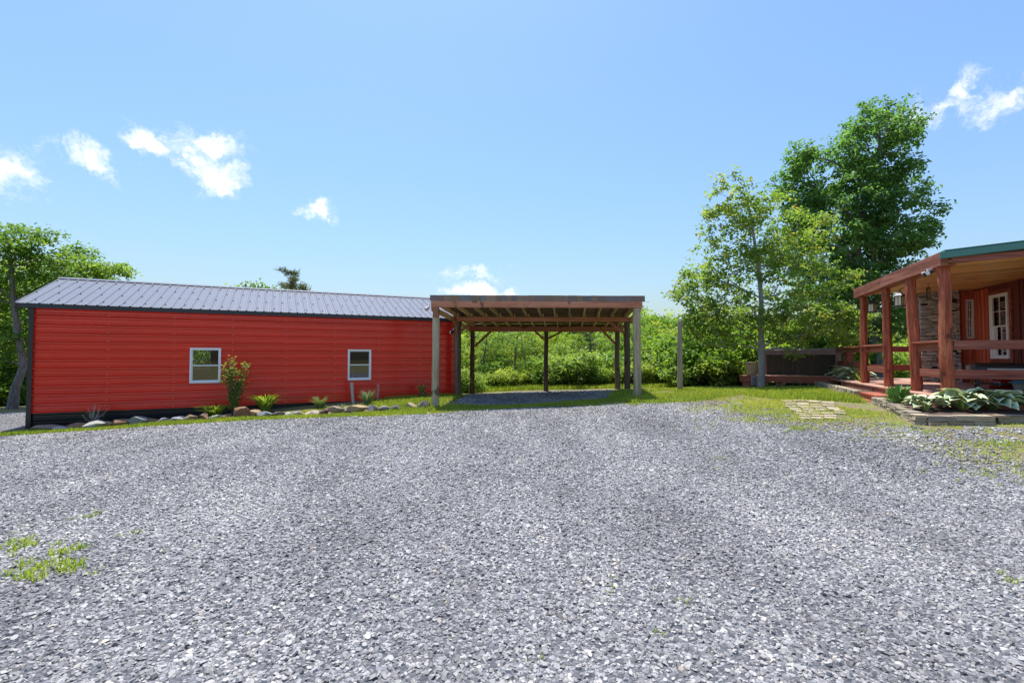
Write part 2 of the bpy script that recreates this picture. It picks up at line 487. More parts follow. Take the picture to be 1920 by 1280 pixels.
EDGE_PX = [(0, 818), (100, 812), (200, 806), (340, 796), (460, 789), (600, 784), (700, 781), (800, 777), (860, 772), (950, 767), (1000, 764),
           (1100, 761), (1200, 760), (1290, 762), (1340, 770), (1400, 785), (1450, 799), (1520, 808), (1600, 815), (1680, 832), (1760, 850), (1850, 882)]
edge = [tuple(gpx(*p)[:2]) for p in EDGE_PX]
drive_poly = np.array([(-22, 8.0), (-17, 10.4)] + edge + [(7.2, 5.4), (10, 4.2), (16, 2), (16, -5), (-22, -5)])
drive, drive_out = sheet('gravel_drive', drive_poly, M['gravel_bed'], .006)
tag(drive, 'grey crushed stone driveway in front of barn and carport', 'driveway', kind='structure')
pad_poly = poly_px([(846, 757), (862, 748), (900, 739), (960, 735), (1040, 733), (1110, 731.5), (1158, 731.5), (1166, 737), (1130, 747), (1060, 753), (1000, 757), (900, 760.5)])
pad, pad_out = sheet('gravel_pad', pad_poly, M['gravel_bed'], .006)
tag(pad, 'patch of crushed stone on the ground under carport roof', 'gravel pad', kind='structure')
yard_poly = np.array([(-40, 12.0), (-22, 11.5), (-17, 11.3), (-12.7, 12.25), (-12.6, 12.9), (-14.9, 17.4), (-17.5, 17.2), (-24, 18), (-40, 19)])
yard, yard_out = sheet('gravel_yard', yard_poly, M['gravel_bed'], .006)
tag(yard, 'pale gravel lane running past the end of barn', 'gravel lane', kind='structure')
# ------------------------------------------------------------------ barn
def paint_metal(name, c, rough=.32, streak=.12, spec=.5):
    t = NT(name)
    n = t.noise(3, 4, .6, stretch=(.25, 1, 1.5)); n2 = t.noise(60, 3, .6)
    col = t.mix(1.0, c, t.ramp(n, [(.3, (1 - streak,) * 3), (.7, (1 + streak,) * 3)]), 'MULTIPLY')
    t.bump(n, .05, .02)
    M[name] = t.done(col, t.rng(n2, .3, .7, rough - .05, rough + .08), 0, spec); coat(name, .9, .16); return M[name]
paint_metal('red_metal', (.84, .036, .016, 1), .3, .08, .15)
paint_metal('black_metal', (.008, .009, .011, 1), .3)
paint_metal('roof_metal', (.125, .122, .130, 1), .38, .08); coat('roof_metal', .25, .2)
paint_metal('trim_metal', (.016, .020, .026, 1), .32)
coat('black_metal', .2, .3); coat('trim_metal', .15, .3)
simple('white_vinyl', (.88, .88, .87), (.82, .82, .81), 4, .4, .05, var=.02)
simple('screw_metal', (.55, .55, .56), (.4, .4, .42), 20, .35, 0, metal=.6, var=0)
simple('dark_screw', (.03, .03, .035), (.05, .05, .05), 20, .4, 0, var=0)
simple('barn_inside', (.045, .045, .05), (.07, .07, .075), 3, .85, .2, var=.1)
glassmat('glass', (.85, .9, .9), .03)
glassmat('screen_glass', (.26, .33, .40), .12)

BU = Vector((.897, .44, 0)).normalized(); BN = Vector((-BU.y, BU.x, 0)); BC = Vector((-12.4, 12.5, 0))
barn = empty('metal_barn', BC, math.atan2(BU.y, BU.x), 'long red corrugated metal barn with dark ribbed roof and black base', 'barn')
BL, BW, PITCHR = 11.65, 5.4, .22860
Z0, ZT = .04, .04 + 12 * .2286
def bhit(px, py, off=0.0):                    # local (along, height) where a pixel's ray meets a barn wall
    r = ray(px, py); e = Vector((0, 0, EYE)) - BC
    s = (off - e.dot(BN)) / r.dot(BN); p = e + r * s
    return p.dot(BU), p.z + 0.0
def prof(z0, n):                              # rib profile across n ribs: (height, outward)
    P = []
    for k in range(n):
        b = z0 + k * PITCHR
        P += [(b, .058), (b + .004, .058), (b + .048, .0)]
        for q in (1 / 3, 2 / 3):
            c = b + PITCHR * (.04 + .96 * q)
            P += [(c - .016, 0), (c - .0155, -.012), (c - .0065, -.012), (c - .006, .016), (c + .002, .016), (c + .020, 0)]
        P += [(b + PITCHR - .034, .0), (b + PITCHR - .0335, -.035), (b + PITCHR - .0085, -.035), (b + PITCHR - .008, .058)]  # inward groove added under each rib for a dark shadow line
    P.append((z0 + n * PITCHR, .058)); return P
def corr(P, t0, t1, holes, fn):
    """sheet with profile P stretched from t0 to t1 and rectangular holes (ta,tb,za,zb)"""
    zs = sorted(set([p[0] for p in P] + [h for H in holes for h in H[2:] if P[0][0] < h < P[-1][0]]))
    off = np.interp(zs, [p[0] for p in P], [p[1] for p in P]); mb = MB()
    for i in range(len(zs) - 1):
        za, zb = zs[i], zs[i + 1]; spans = [(t0, t1)]
        for (ta, tb, h0, h1) in holes:
            if za >= h0 - 1e-6 and zb <= h1 + 1e-6:
                spans = [s for (a, b) in spans for s in ((a, min(b, ta)), (max(a, tb), b)) if s[1] - s[0] > 1e-4]
        for a, b in spans:
            mb.add([fn(a, za, off[i]), fn(b, za, off[i]), fn(b, zb, off[i + 1]), fn(a, zb, off[i + 1])], [(0, 1, 2, 3)])
    return mb
# windows of the front wall, from where they stand in the photograph
wins = []
for (xa, xb, ya, yb) in ((357, 415, 652, 718), (652, 695.5, 655, 712.5)):
    ta, zt = bhit(xa, ya); tb, _ = bhit(xb, ya); _, zb = bhit(xa, yb)
    wins.append((ta, tb, zb, zt))
ra, rzt = bhit(358, 654, BW); rb, _ = bhit(398, 654, BW); _, rzb = bhit(358, 694, BW)
rear_win = (ra, rb, rzb, rzt)
front = lambda t_, z_, o_: (t_, -o_, z_)
rear = lambda t_, z_, o_: (t_, BW + o_, z_)
lefte = lambda t_, z_, o_: (-o_, t_, z_)
righte = lambda t_, z_, o_: (BL + o_, t_, z_)
for fn, t0, t1, hs in ((front, 0, BL, wins), (rear, 0, BL, [rear_win]), (lefte, 0, BW, []), (righte, 0, BW, [])):
    for k in range(3):
        corr(prof(Z0 + k * .9144, 4), t0, t1, hs, fn).build('wall_panel', M['red_metal'], barn)
    o = corr(prof(Z0 - .9144, 4), t0, t1, [], fn).build('base_panel', M['black_metal'], barn)
    o['label'] = 'black corrugated base panel'
for xx in (-.001, BL + .001):                 # gables above the end walls
    MB().prism([(0.0, ZT), (BW, ZT), (BW / 2, 3.86)], 'x', xx - .012, xx + .012).build('gable_panel', M['red_metal'], barn)
for xx in (0, BL):
    for yy in (0, BW):
        sx, sy = (1 if xx else -1), (1 if yy else -1)
        m = MB().box(min(xx, xx + sx * .066), max(xx, xx + sx * .066), min(yy + sy * .066, yy - sy * .07), max(yy + sy * .066, yy - sy * .07), -.9, ZT)
        m.box(min(xx + sx * .064, xx - sx * .035), max(xx + sx * .064, xx - sx * .035), min(yy + sy * .060, yy + sy * .070), max(yy + sy * .060, yy + sy * .070), -.9, ZT - .002)
        m.build('corner_trim', M['black_metal'], barn)
# interior: floor slab and studs seen through the panes
box_part('floor_slab', M['barn_inside'], barn, .03, BL - .03, .05, BW - .05, -.6, -.02)
for k in range(9):
    t_ = .1 + k * (BL - .2) / 8
    if any(a - .08 < t_ < b + .08 for a, b, *_ in wins + [rear_win]): continue
    box_part('frame_post', M['screw_metal'], barn, t_ - .03, t_ + .03, .06, .12, -.02, ZT)
    box_part('frame_post', M['screw_metal'], barn, t_ - .03, t_ + .03, BW - .12, BW - .06, -.02, ZT)
# roof
OV, EZ, RZ = .16, 2.862, 3.90
SL = (RZ - EZ) / (BW / 2 + OV); TL, TR = -.30, BL + .22
slen = math.hypot(BW / 2 + OV, RZ - EZ); ny_ = (-(RZ - EZ) / slen, (BW / 2 + OV) / slen)
def roof_fn(side):
    def fn(d, t_, o_):                        # d along the slope from the eave, t_ along the barn
        f = d / slen
        y = -OV + f * (BW / 2 + OV) + ny_[0] * o_; z = EZ + f * (RZ - EZ) + ny_[1] * o_
        return (t_, y if side == 0 else BW - y, z)
    return fn
NP = 13; PWID = (TR - TL) / NP; RP = PWID / 4
for side in (0, 1):
    fn = roof_fn(side)
    for k in range(NP):
        b0 = TL + k * PWID; P = []
        for q in range(4):
            b = b0 + q * RP
            P += [(b, .020), (b + .013, .020), (b + .03, 0)]
            for w in (1 / 3, 2 / 3):
                c = b + RP * w; P += [(c - .014, 0), (c - .006, .004), (c + .006, .004), (c + .014, 0)]
            P += [(b + RP - .03, 0), (b + RP - .013, .020)]
        P.append((b0 + PWID - .001, .020))
        corr(P, 0, slen, [], fn).build('roof_panel', M['roof_metal'], barn)
m = MB()
for a, b, s in ((-.16, 0, 1), (0, .16, -1)):
    za, zb = (RZ + .030 - .16 * SL, RZ + .034) if a < 0 else (RZ + .034, RZ + .030 - .16 * SL)
    m.add([(TL - .02, BW / 2 + a, za), (TR + .02, BW / 2 + a, za), (TR + .02, BW / 2 + b, zb), (TL - .02, BW / 2 + b, zb)], [(0, 1, 2, 3)])
m.build('ridge_cap', M['roof_metal'], barn)
box_part('eave_trim', M['trim_metal'], barn, TL + .05, TR - .03, -OV + .012, -OV + .040, EZ - .115, EZ - .004, .003)
box_part('eave_trim', M['trim_metal'], barn, TL + .05, TR - .03, BW + OV - .040, BW + OV - .012, EZ - .115, EZ - .004, .003)
box_part('soffit', M['trim_metal'], barn, TL + .05, TR - .03, -OV + .041, -.06, EZ - .105, EZ - .09, .0)
for xx, dx in ((TL, .03), (TR, -.03)):
    for side in (0, 1):
        fn = roof_fn(side)
        p, q = Vector(fn(0, xx + dx * .5, -.055)), Vector(fn(slen, xx + dx * .5, -.055))
        MB().bar(p, q, .028, .10).build('rake_trim', M['trim_metal'], barn)
# fasteners, too small to pick apart
m = MB()
for t_ in [1.55, 3.05, 4.5, 5.95, 7.4, 8.8, 10.2, 11.4]:
    for k in range(13):
        z_ = Z0 + k * PITCHR + .045
        if z_ > ZT - .02 or any(a - .05 < t_ < b + .05 and c - .05 < z_ < d + .05 for a, b, c, d in wins): continue
        m.box(t_ - .008, t_ + .008, -.016, .004, z_ - .008, z_ + .008)
tag(m.build('screws', M['screw_metal'], barn), kind='stuff')
m = MB(); fn = roof_fn(0)
for k in range(NP * 4):
    for d in (.35, 1.15, 1.95, 2.6):
        if (k % 2) != (1 if d in (.35, 1.95) else 0): continue
        c = Vector(fn(d, TL + k * RP + .05, .008)); m.box(c.x - .014, c.x + .014, c.y - .014, c.y + .014, c.z - .008, c.z + .012)
tag(m.build('roof_screws', M['dark_screw'], barn), kind='stuff')

def sash_window(parent, name, fn, w, h, mats, fr=.045, grid=None, lower_grid=False, depth=.05, label=None):
    """double hung window; fn maps (along, out, up) to local coordinates"""
    def bx(m, a0, a1, o0, o1, z0, z1):
        P = [fn(a, o, z) for a in (a0, a1) for o in (o0, o1) for z in (z0, z1)]
        return m.add(P, [(0, 1, 3, 2), (4, 6, 7, 5), (0, 4, 5, 1), (2, 3, 7, 6), (0, 2, 6, 4), (1, 5, 7, 3)])
    frame = MB()
    bx(frame, 0, fr, -depth, depth, 0, h); bx(frame, w - fr, w, -depth, depth, 0, h)
    bx(frame, fr, w - fr, -depth, depth, h - fr, h); bx(frame, fr, w - fr, -depth, depth + .01, 0, fr)
    win = frame.build(name, mats[0], parent, bevel=.004)
    if label: win['label'] = label
    hm = h * .5
    for (z0, z1, o, gm, gr) in ((hm - .016, h - fr, .008, mats[1], grid), (fr, hm + .016, -.024, mats[2], grid if lower_grid else None)):
        s = MB(); e = .022
        bx(s, fr, fr + e, o - .014, o + .014, z0, z1); bx(s, w - fr - e, w - fr, o - .014, o + .014, z0, z1)
        bx(s, fr + e, w - fr - e, o - .014, o + .014, z0, z0 + .032); bx(s, fr + e, w - fr - e, o - .014, o + .014, z1 - e, z1)
        if gr:
            for k in range(1, gr[0]):
                c = fr + e + (w - 2 * fr - 2 * e) * k / gr[0]; bx(s, c - .008, c + .008, o - .008, o + .008, z0 + .032, z1 - e)
            for k in range(1, gr[1]):
                c = z0 + .032 + (z1 - e - z0 - .032) * k / gr[1]; bx(s, fr + e, w - fr - e, o - .0065, o + .0065, c - .008, c + .008)
        s.build('sash', mats[0], win)
        g_ = MB(); g_.add([fn(fr + e, o, z0 + .02), fn(w - fr - e, o, z0 + .02), fn(w - fr - e, o, z1 - e), fn(fr + e, o, z1 - e)], [(0, 1, 2, 3)])
        g_.build('pane', gm, win)
    return win
for (a, b, c, d) in wins:
    sash_window(barn, 'window', lambda x, o, z, a=a, c=c: (a + x, -o - .03, c + z), b - a, d - c, (M['white_vinyl'], M['glass'], M['screen_glass']))
a, b, c, d = rear_win
sash_window(barn, 'window', lambda x, o, z: (a + x, BW + o + .012, c + z), b - a, d - c, (M['white_vinyl'], M['glass'], M['glass']))

# ------------------------------------------------------------------ carport
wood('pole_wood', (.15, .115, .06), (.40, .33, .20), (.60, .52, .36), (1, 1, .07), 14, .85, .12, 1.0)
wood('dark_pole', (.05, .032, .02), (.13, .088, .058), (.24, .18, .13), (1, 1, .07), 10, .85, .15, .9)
wood('stain_beam', (.28, .095, .046), (.48, .19, .10), (.60, .29, .17), (.07, 1, 1), 9, .7, .15, .5)
wood('stain_board', (.20, .065, .028), (.34, .13, .06), (.44, .2, .1), (1, .07, 1), 9, .7, .2, .5)
wood('rafter_wood', (.42, .26, .11), (.68, .47, .24), (.80, .62, .37), (1, .07, 1), 9, .75, .2, .5)
wood('deck_under', (.10, .065, .036), (.19, .13, .078), (.29, .21, .13), (.1, 1, 1), 6, .85, .15, .5)
t = NT('shingle')
n1 = t.noise(220, 2, .7)
c1 = t.ramp(t.rnd(), [(0, (.16, .155, .155)), (.25, (.25, .165, .11)), (.5, (.34, .25, .16)), (.75, (.24, .15, .12)), (1, (.20, .20, .20))])
t.bump(n1, .6, .004)
M['shingle'] = t.done(t.mix(1.0, c1, t.ramp(n1, [(.3, (.6,) * 3), (.7, (1.5,) * 3)]), 'MULTIPLY'), .9, 0, .1)

def log(name, mat, parent, base, top, r0, r1, seed, n=12, wob=.012, steps=9, knots=3):
    rs = random.Random(seed); base, top = Vector(base), Vector(top); m = MB()
    pts, rad = [], []
    p1, p2 = rs.uniform(0, 6), rs.uniform(0, 6)
    for i in range(steps + 1):
        f = i / steps
        off = Vector((math.sin(p1 + f * 4.1) + .4 * math.sin(p2 + 9 * f), math.sin(p2 + f * 3.3) + .4 * math.cos(p1 + 8 * f), 0)) * wob * (0 if i in (0, steps) else 1)
        pts.append(base.lerp(top, f) + off); rad.append((r0 + (r1 - r0) * f) * rs.uniform(.965, 1.035))
    m.tube(pts, rad, n)
    me = m.mesh(name, mat, True)
    for v in me.vertices:                     # facets and hollows of a hand-peeled log
        ax = base.lerp(top, max(0, min(1, (v.co.z - base.z) / max(1e-6, top.z - base.z))))
        d = Vector((v.co.x - ax.x, v.co.y - ax.y, 0))
        a = math.atan2(d.y, d.x)
        v.co += d * (.045 * math.sin(3 * a + seed + v.co.z * 1.7) + .03 * math.sin(5 * a - v.co.z * 4 + seed))
    return link(name, me, parent)
def onpost(px, d, py_base):
    return at(px, py_base, d)
FL, FR = at(817.5, 600, 14.5), at(1193.5, 600, 14.7)
ML, MR = at(857.5, 640, 17.1), at(1176, 640, 17.3)
RL, RC, RR = at(886, 640, 20.05), at(1024, 640, 20.15), at(1157.5, 640, 20.25)
car = empty('timber_carport', (0, 0, 0), 0, 'open timber carport with log posts and flat sloping shingled roof', 'carport')
ctr = (FL + FR + RL + RR) / 4; CO = Vector((ctr.x, ctr.y, gz(ctr.x, ctr.y))); car.location = CO
def L(v): return Vector(v) - CO
E15 = EYE
tops = {'FL': E15 + 1.15, 'FR': E15 + 1.46, 'ML': E15 + 1.24, 'MR': E15 + 1.24, 'RL': E15 + 1.04, 'RC': E15 + 1.04, 'RR': E15 + 1.04}
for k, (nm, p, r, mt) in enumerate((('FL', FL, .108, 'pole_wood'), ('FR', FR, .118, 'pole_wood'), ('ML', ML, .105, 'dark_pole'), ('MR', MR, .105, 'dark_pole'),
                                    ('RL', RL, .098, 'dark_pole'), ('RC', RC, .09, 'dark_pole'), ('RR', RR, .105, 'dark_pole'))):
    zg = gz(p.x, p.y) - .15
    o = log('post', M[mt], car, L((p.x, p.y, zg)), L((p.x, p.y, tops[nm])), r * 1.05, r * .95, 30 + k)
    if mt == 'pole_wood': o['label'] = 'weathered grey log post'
box_part('post_block', M['stain_board'], car, *(FL.x - CO.x - .085, FL.x - CO.x + .085), FL.y - CO.y - .09, FL.y - CO.y + .09, E15 + 1.152 - CO.z, E15 + 1.468 - CO.z)
xl, xr = at(808, 570, 14.4).x, at(1204.5, 570, 14.6).x
zf0, zf1, zf2 = E15 + 1.47, E15 + 1.655, E15 + 1.825
def board(name, mat, p, q, w, h, bevel=.004, up=(0, 0, 1)):
    return MB().bar(L(p), L(q), w, h, up).build(name, mat, car, bevel=bevel)
yF = 14.42
board('front_beam', M['stain_beam'], (xl, yF, (zf0 + zf1) / 2), (xr, yF + .2, (zf0 + zf1) / 2), .05, zf1 - zf0)
board('front_beam', M['stain_beam'], (xl + .06, yF + .16, (zf0 + zf1) / 2), (xr - .06, yF + .36, (zf0 + zf1) / 2 - .002), .05, zf1 - zf0 - .01)
board('roof_edge', M['dark_pole'], (xl - .015, yF + .03, (zf1 + zf2) / 2), (xr + .02, yF + .23, (zf1 + zf2) / 2), .08, zf2 - zf1 - .006)
# shingle tabs lapped over the front edge, each its own piece
rs = random.Random(8); xx = xl - .03; yy0 = yF - .014; shm = []
for w in (.16, .2, .24, .3):
    m = MB().box(0, w - .004, -.004, .004, -.172, 0); m.add([(0, -.004, .004), (w - .004, -.004, .004), (w - .004, .16, .010), (0, .16, .010)], [(0, 1, 2, 3)])
    shm.append((w, m.mesh('shingle', M['shingle'])))
while xx < xr + .01:
    w, me = rs.choice(shm); f = (xx - xl) / (xr - xl)
    link('shingle', me, car, L((xx, yy0 + .2 * f - rs.uniform(0, .004), zf2 + .003 + rs.uniform(-.004, .003))), (0, 0, math.atan2(.2, xr - xl))); xx += w
# rafters and roof
AX = ((RL + RR) / 2 - (FL + FR) / 2); AX = Vector((AX.x, AX.y, 0)).normalized()
zr = lambda d: E15 + 1.53 - (.14 / 2.65) * d if d < 2.65 else E15 + 1.39 - (.15 / 2.9) * (d - 2.65)
NR = 13
for k in range(NR):
    f = (k + .25) / (NR - .5); x0 = xl + .05 + f * (xr - xl - .1); y0 = yF + .19 + .2 * f
    p0 = Vector((x0, y0, 0)); spread = .90
    xm = (RL.x + RR.x) / 2 + (f - .5) * (xr - xl) * .99
    p1 = Vector((xm, 20.45, 0)); pm = p0.lerp(p1, 2.65 / (p1.y - p0.y))
    for q in (p0, pm, p1): q.z = zr(q.y - y0) + .07
    board('rafter', M['rafter_wood'], p0, pm, .04, .14)
    board('rafter', M['rafter_wood'], pm + Vector((.042, -.25, .0)), p1 + Vector((.042, 0, 0)), .04, .14)
rt = [Vector((xl, yF + .09, zr(0) + .157)), Vector((xr, yF + .29, zr(0) + .157)), Vector((RR.x + .27, 20.5, zr(6) + .157)), Vector((RL.x - .30, 20.5, zr(6) + .157))]
pl = 0
for k in range(24):                           # decking boards laid across the rafters
    a, b = k / 24, (k + 1) / 24 - .0015
    q = [rt[0].lerp(rt[3], a), rt[1].lerp(rt[2], a), rt[1].lerp(rt[2], b), rt[0].lerp(rt[3], b)]
    m = MB(); up = Vector((0, 0, .022)); V8 = [L(v) for v in q] + [L(v + up) for v in q]
    m.add(V8, [(0, 3, 2, 1), (4, 5, 6, 7), (0, 1, 5, 4), (1, 2, 6, 5), (2, 3, 7, 6), (3, 0, 4, 7)])
    m.build('roof_board', M['deck_under'], car)
m = MB(); V8 = [L(v + Vector((0, 0, .026))) for v in rt] + [L(v + Vector((0, 0, .036))) for v in rt]
m.add(V8, [(0, 3, 2, 1), (4, 5, 6, 7), (0, 1, 5, 4), (1, 2, 6, 5), (2, 3, 7, 6), (3, 0, 4, 7)]).build('roofing', M['shingle'], car)
def beam2(name, mat, A, B, z0, z1, ext=.25, w=.045, off=.1):
    d = (B - A); d.z = 0; d.normalize(); n_ = Vector((-d.y, d.x, 0))
    for s in (-1, 1):
        p = Vector((A.x, A.y, (z0 + z1) / 2)) - d * ext + n_ * off * s; q = Vector((B.x, B.y, (z0 + z1) / 2)) + d * ext + n_ * off * s
        board(name, mat, p, q, w, z1 - z0)
beam2('cross_beam', M['stain_beam'], ML, MR, E15 + 1.24, E15 + 1.388, .2)
beam2('cross_beam', M['stain_beam'], RL, RR, E15 + 1.035, E15 + 1.235, .2, off=.095)
board('rear_fascia', M['deck_under'], (RL.x - .3, 20.475, zr(6) + .075), (RR.x + .27, 20.475, zr(6) + .075), .03, .15)
for A, B in ((FL, ML), (ML, RL), (FR, MR), (MR, RR)):
    za = E15 + (1.36 if A in (FL, FR) else 1.20); zb = E15 + (1.22 if B in (ML, MR) else 1.03)
    s = -1 if A.x < 1 else 1
    board('side_board', M['rafter_wood'], (A.x + s * .13, A.y, za + .09), (B.x + s * .13, B.y, zb + .09), .04, .18)
def brace(P, dz, dx, ztop):
    board('brace', M['stain_board'], (P.x + math.copysign(.09, dx), P.y, ztop - dz), (P.x + dx, P.y, ztop + .02), .06, .09)
brace(ML, .36, .62, E15 + 1.24); brace(MR, .42, -.68, E15 + 1.24)
brace(RL, .62, .78, E15 + 1.04); brace(RC, .32, -.48, E15 + 1.04); brace(RC, .30, .68, E15 + 1.04); brace(RR, .5, -.6, E15 + 1.04)
for A, s in ((FL, 1), (ML, -1)):
    board('brace', M['stain_board'], (A.x, A.y + s * .1, tops['ML'] - .45), (A.x, A.y + s * .5, tops['ML'] + .05), .05, .08)
# ------------------------------------------------------------------ cabin with porch
wood('log_red', (.04, .008, .003), (.28, .052, .019), (.60, .20, .09), (1, 1, .07), 20, .55, .14, 1.0, spec=.4)
wood('porch_stain', (.08, .016, .010), (.24, .058, .036), (.42, .16, .105), (.06, 1, 1), 10, .6, .16, .5)
wood('porch_stain_y', (.09, .020, .012), (.27, .078, .046), (.46, .20, .135), (1, .06, 1), 10, .6, .16, .5)
wood('ceiling_wood', (.34, .12, .028), (.68, .35, .11), (.86, .55, .24), (.06, 1, 1), 9, .32, .25, .25, spec=.5)
wood('deck_wood', (.22, .10, .07), (.40, .21, .15), (.54, .34, .26), (.06, 1, 1), 8, .75, .2, .5)
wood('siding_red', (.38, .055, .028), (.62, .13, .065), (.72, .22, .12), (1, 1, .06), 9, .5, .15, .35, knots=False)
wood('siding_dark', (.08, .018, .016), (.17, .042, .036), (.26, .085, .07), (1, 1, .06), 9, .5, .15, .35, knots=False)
wood('step_red', (.18, .042, .022), (.34, .092, .05), (.45, .18, .11), (.08, 1, 1), 9, .6, .12, .4)
paint_metal('green_metal', (.020, .145, .105, 1), .35, .1)
simple('steel', (.62, .62, .62), (.5, .5, .5), 8, .3, .05, metal=.9, var=0)
simple('mortar', (.03, .028, .025), (.05, .046, .04), 20, .9, .4)
t = NT('ledge_stone')
n1 = t.noise(14, 5, .65, stretch=(1, 1, 2.5)); r_ = t.rnd()
c1 = t.ramp(r_, [(0, (.22, .20, .19)), (.2, (.46, .40, .33)), (.4, (.66, .61, .53)), (.6, (.36, .35, .35)), (.8, (.74, .67, .56)), (1, (.54, .52, .50))])
t.bump(n1, .7, .012)
M['ledge_stone'] = t.done(t.mix(1.0, c1, t.ramp(n1, [(.3, (.65,) * 3), (.7, (1.3,) * 3)]), 'MULTIPLY'), .85, 0, .2)
glassmat('house_glass', (.2, .22, .23), .5)
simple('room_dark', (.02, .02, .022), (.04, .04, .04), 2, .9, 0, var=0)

P4 = at(1777, 700, 9.2); P1 = at(1622, 690, 13.8)
HA = Vector((P1.x - P4.x, P1.y - P4.y, 0)).normalized(); HB = Vector((HA.y, -HA.x, 0)); HO = Vector((P4.x, P4.y, 0))
house = empty('cabin', HO, math.atan2(HB.y, HB.x), 'red board cabin with log post porch and green metal roof edge', 'cabin')
def hw(x, y, z): return HO + HB * x + HA * y + Vector((0, 0, z))
def hloc(p):                                  # world to house coordinates
    d = Vector(p) - HO; return Vector((d.dot(HB), d.dot(HA), d.z))
def hplane(px, py, axis, val):                # where a pixel meets a house-aligned plane
    r = ray(px, py); e = hloc((0, 0, EYE)); rl = Vector((r.dot(HB), r.dot(HA), r.z))
    i = 'xyz'.index(axis); s = (val - e[i]) / rl[i]; return e + rl * s
DK = .75; ZC = EYE + 1.72; CS = .055          # deck height, ceiling height at the posts, roof slope
PX0, PXR = -.26, 5.2                          # deck edge, right end
PY0, PY1 = -.22, 6.4
# porch deck boards
k = 0; y = PY0
while y < PY1 - .01:
    box_part('deck_board', M['deck_wood'], house, PX0, PXR, y, y + .134, DK - .035, DK, .004); y += .140
box_part('deck_skirt', M['porch_stain_y'], house, PX0 + .02, PX0 + .06, PY0 + .04, PY1, .1, DK - .038)
box_part('deck_skirt', M['porch_stain'], house, PX0 + .062, PXR, PY0 + .02, PY0 + .06, .1, DK - .038)
# log posts
ZB = EYE + 1.70
posts_y = [0, 1.48, 3.11, 4.93]
for i, (yy, r0, r1, lean) in enumerate(((0, .108, .098, -.05), (1.48, .106, .096, -.07), (3.11, .100, .090, -.03), (4.93, .096, .086, -.03))):
    log('post', M['log_red'], house, (lean * -.3 - .01, yy, DK - .02), (lean * .5, yy, ZB), r0, r1, 50 + i, 14, .012, 11)
# eave beam, with the roof plate on it
box_part('eave_beam', M['porch_stain_y'], house, -.16, -.03, -.26, 5.25, ZB + .0, ZB + .262, .008)
box_part('eave_beam', M['porch_stain_y'], house, -.026, .10, -.20, 5.22, ZB + .002, ZB + .03, .004)
RX = 5.4
def sl(x, z): return z + CS * x
def slab(name, mat, x0, x1, y0, y1, z0, z1, bevel=.004, s=CS):
    m = MB(); v = []
    for z in (z0, z1):
        for (x, y) in ((x0, y0), (x1, y0), (x1, y1), (x0, y1)): v.append((x, y, z + s * x))
    m.add(v, [(0, 3, 2, 1), (4, 5, 6, 7), (0, 1, 5, 4), (1, 2, 6, 5), (2, 3, 7, 6), (3, 0, 4, 7)])
    return m.build(name, mat, house, bevel=bevel)
slab('rake_board', M['porch_stain'], .0, RX, -.305, -.262, ZC + .0, ZC + .115, .004, .05)
slab('rake_trim', M['green_metal'], -.20, RX, -.36, -.315, ZC + .105, ZC + .24, .01, .075)
slab('roof_sheet', M['green_metal'], -.13, 1.4, -.36, 5.3, ZC + .243, ZC + .262, 0, .075)
slab('roof_sheet', M['green_metal'], 1.402, RX, -.36, 7.2, ZC + .243, ZC + .262, 0, .075)
slab('roof_deck', M['porch_stain'], -.02, 1.4, -.258, 5.25, ZC + .09, ZC + .17, 0, .06)
slab('roof_deck', M['porch_stain'], 1.402, RX, -.258, 7.1, ZC + .09, ZC + .17, 0, .06)
# shallow pitch of the main roof seen over the porch
MB().prism([(2.6, ZC + .44), (5.6, ZC + .66), (5.6, ZC + .72), (2.6, ZC + .5)], 'y', -.1, 7.0).build('main_roof', M['green_metal'], house)
yy = -.255; i = 0
while yy < 6.35:                              # ceiling boards run across the porch
    slab('ceiling_board', M['ceiling_wood'], -.02 if yy < 5.1 else 1.45, 4.6, yy, yy + .136, ZC + .045 - (.004 if i % 3 == 0 else 0), ZC + .075, .004, CS); yy += .1395; i += 1
# chimney of stacked ledge stone
CX0, CX1, CY0 = 1.70, 2.62, 6.08
box_part('chimney_core', M['mortar'], house, CX0 + .03, CX1 - .03, CY0 + .04, CY0 + .6, DK - .3, ZC + .16, 0)
rs = random.Random(21); sm = []
for k in range(7):                            # rough flat stones, shared by the courses
    w, h = 1.0, 1.0; m = MB(); n = 6; top = [(x / n, .5 + rs.uniform(-.14, .06)) for x in range(n + 1)]; bot = [(x / n, -.5 + rs.uniform(-.06, .14)) for x in range(n + 1)]
    out = [(x - .5, z) for x, z in bot] + [(x - .5, z) for x, z in reversed(top)]
    m.prism(out, 'y', -.5, .5); sm.append(m.mesh('stone', M['ledge_stone'], False, .05))
z = DK - .02; ret = MB()
while z < ZC + .14:
    h = rs.uniform(.036, .068); x = CX0
    while x < CX1 - .03:
        w = min(rs.uniform(.09, .25), CX1 - x)
        if CX1 - x - w < .05: w = CX1 - x
        dpt = .12; pr = rs.uniform(-.045, .03)
        link('stone', rs.choice(sm), house, (x + w / 2, CY0 + dpt / 2 - pr, z + h / 2 + rs.uniform(-.006, .006)), (0, rs.uniform(-.05, .05), 0), (w * .97, dpt, h * .86)); x += w
    y = CY0 + .13                             # return face towards the yard
    while y < CY0 + .58:
        w = min(rs.uniform(.1, .25), CY0 + .6 - y); pr = rs.uniform(-.02, .03)
        ret.box(CX0 - pr, CX0 + .09, y, y + w * .96, z + .003, z + h * .93); y += w
    z += h
tag(ret.build('stone_return', M['ledge_stone'], house, bevel=.006), kind='stuff')
m = MB()                                      # flue cap over the roof
m.tube([(2.15, 6.35, ZC + .3), (2.15, 6.35, ZC + .66)], .09, 14)
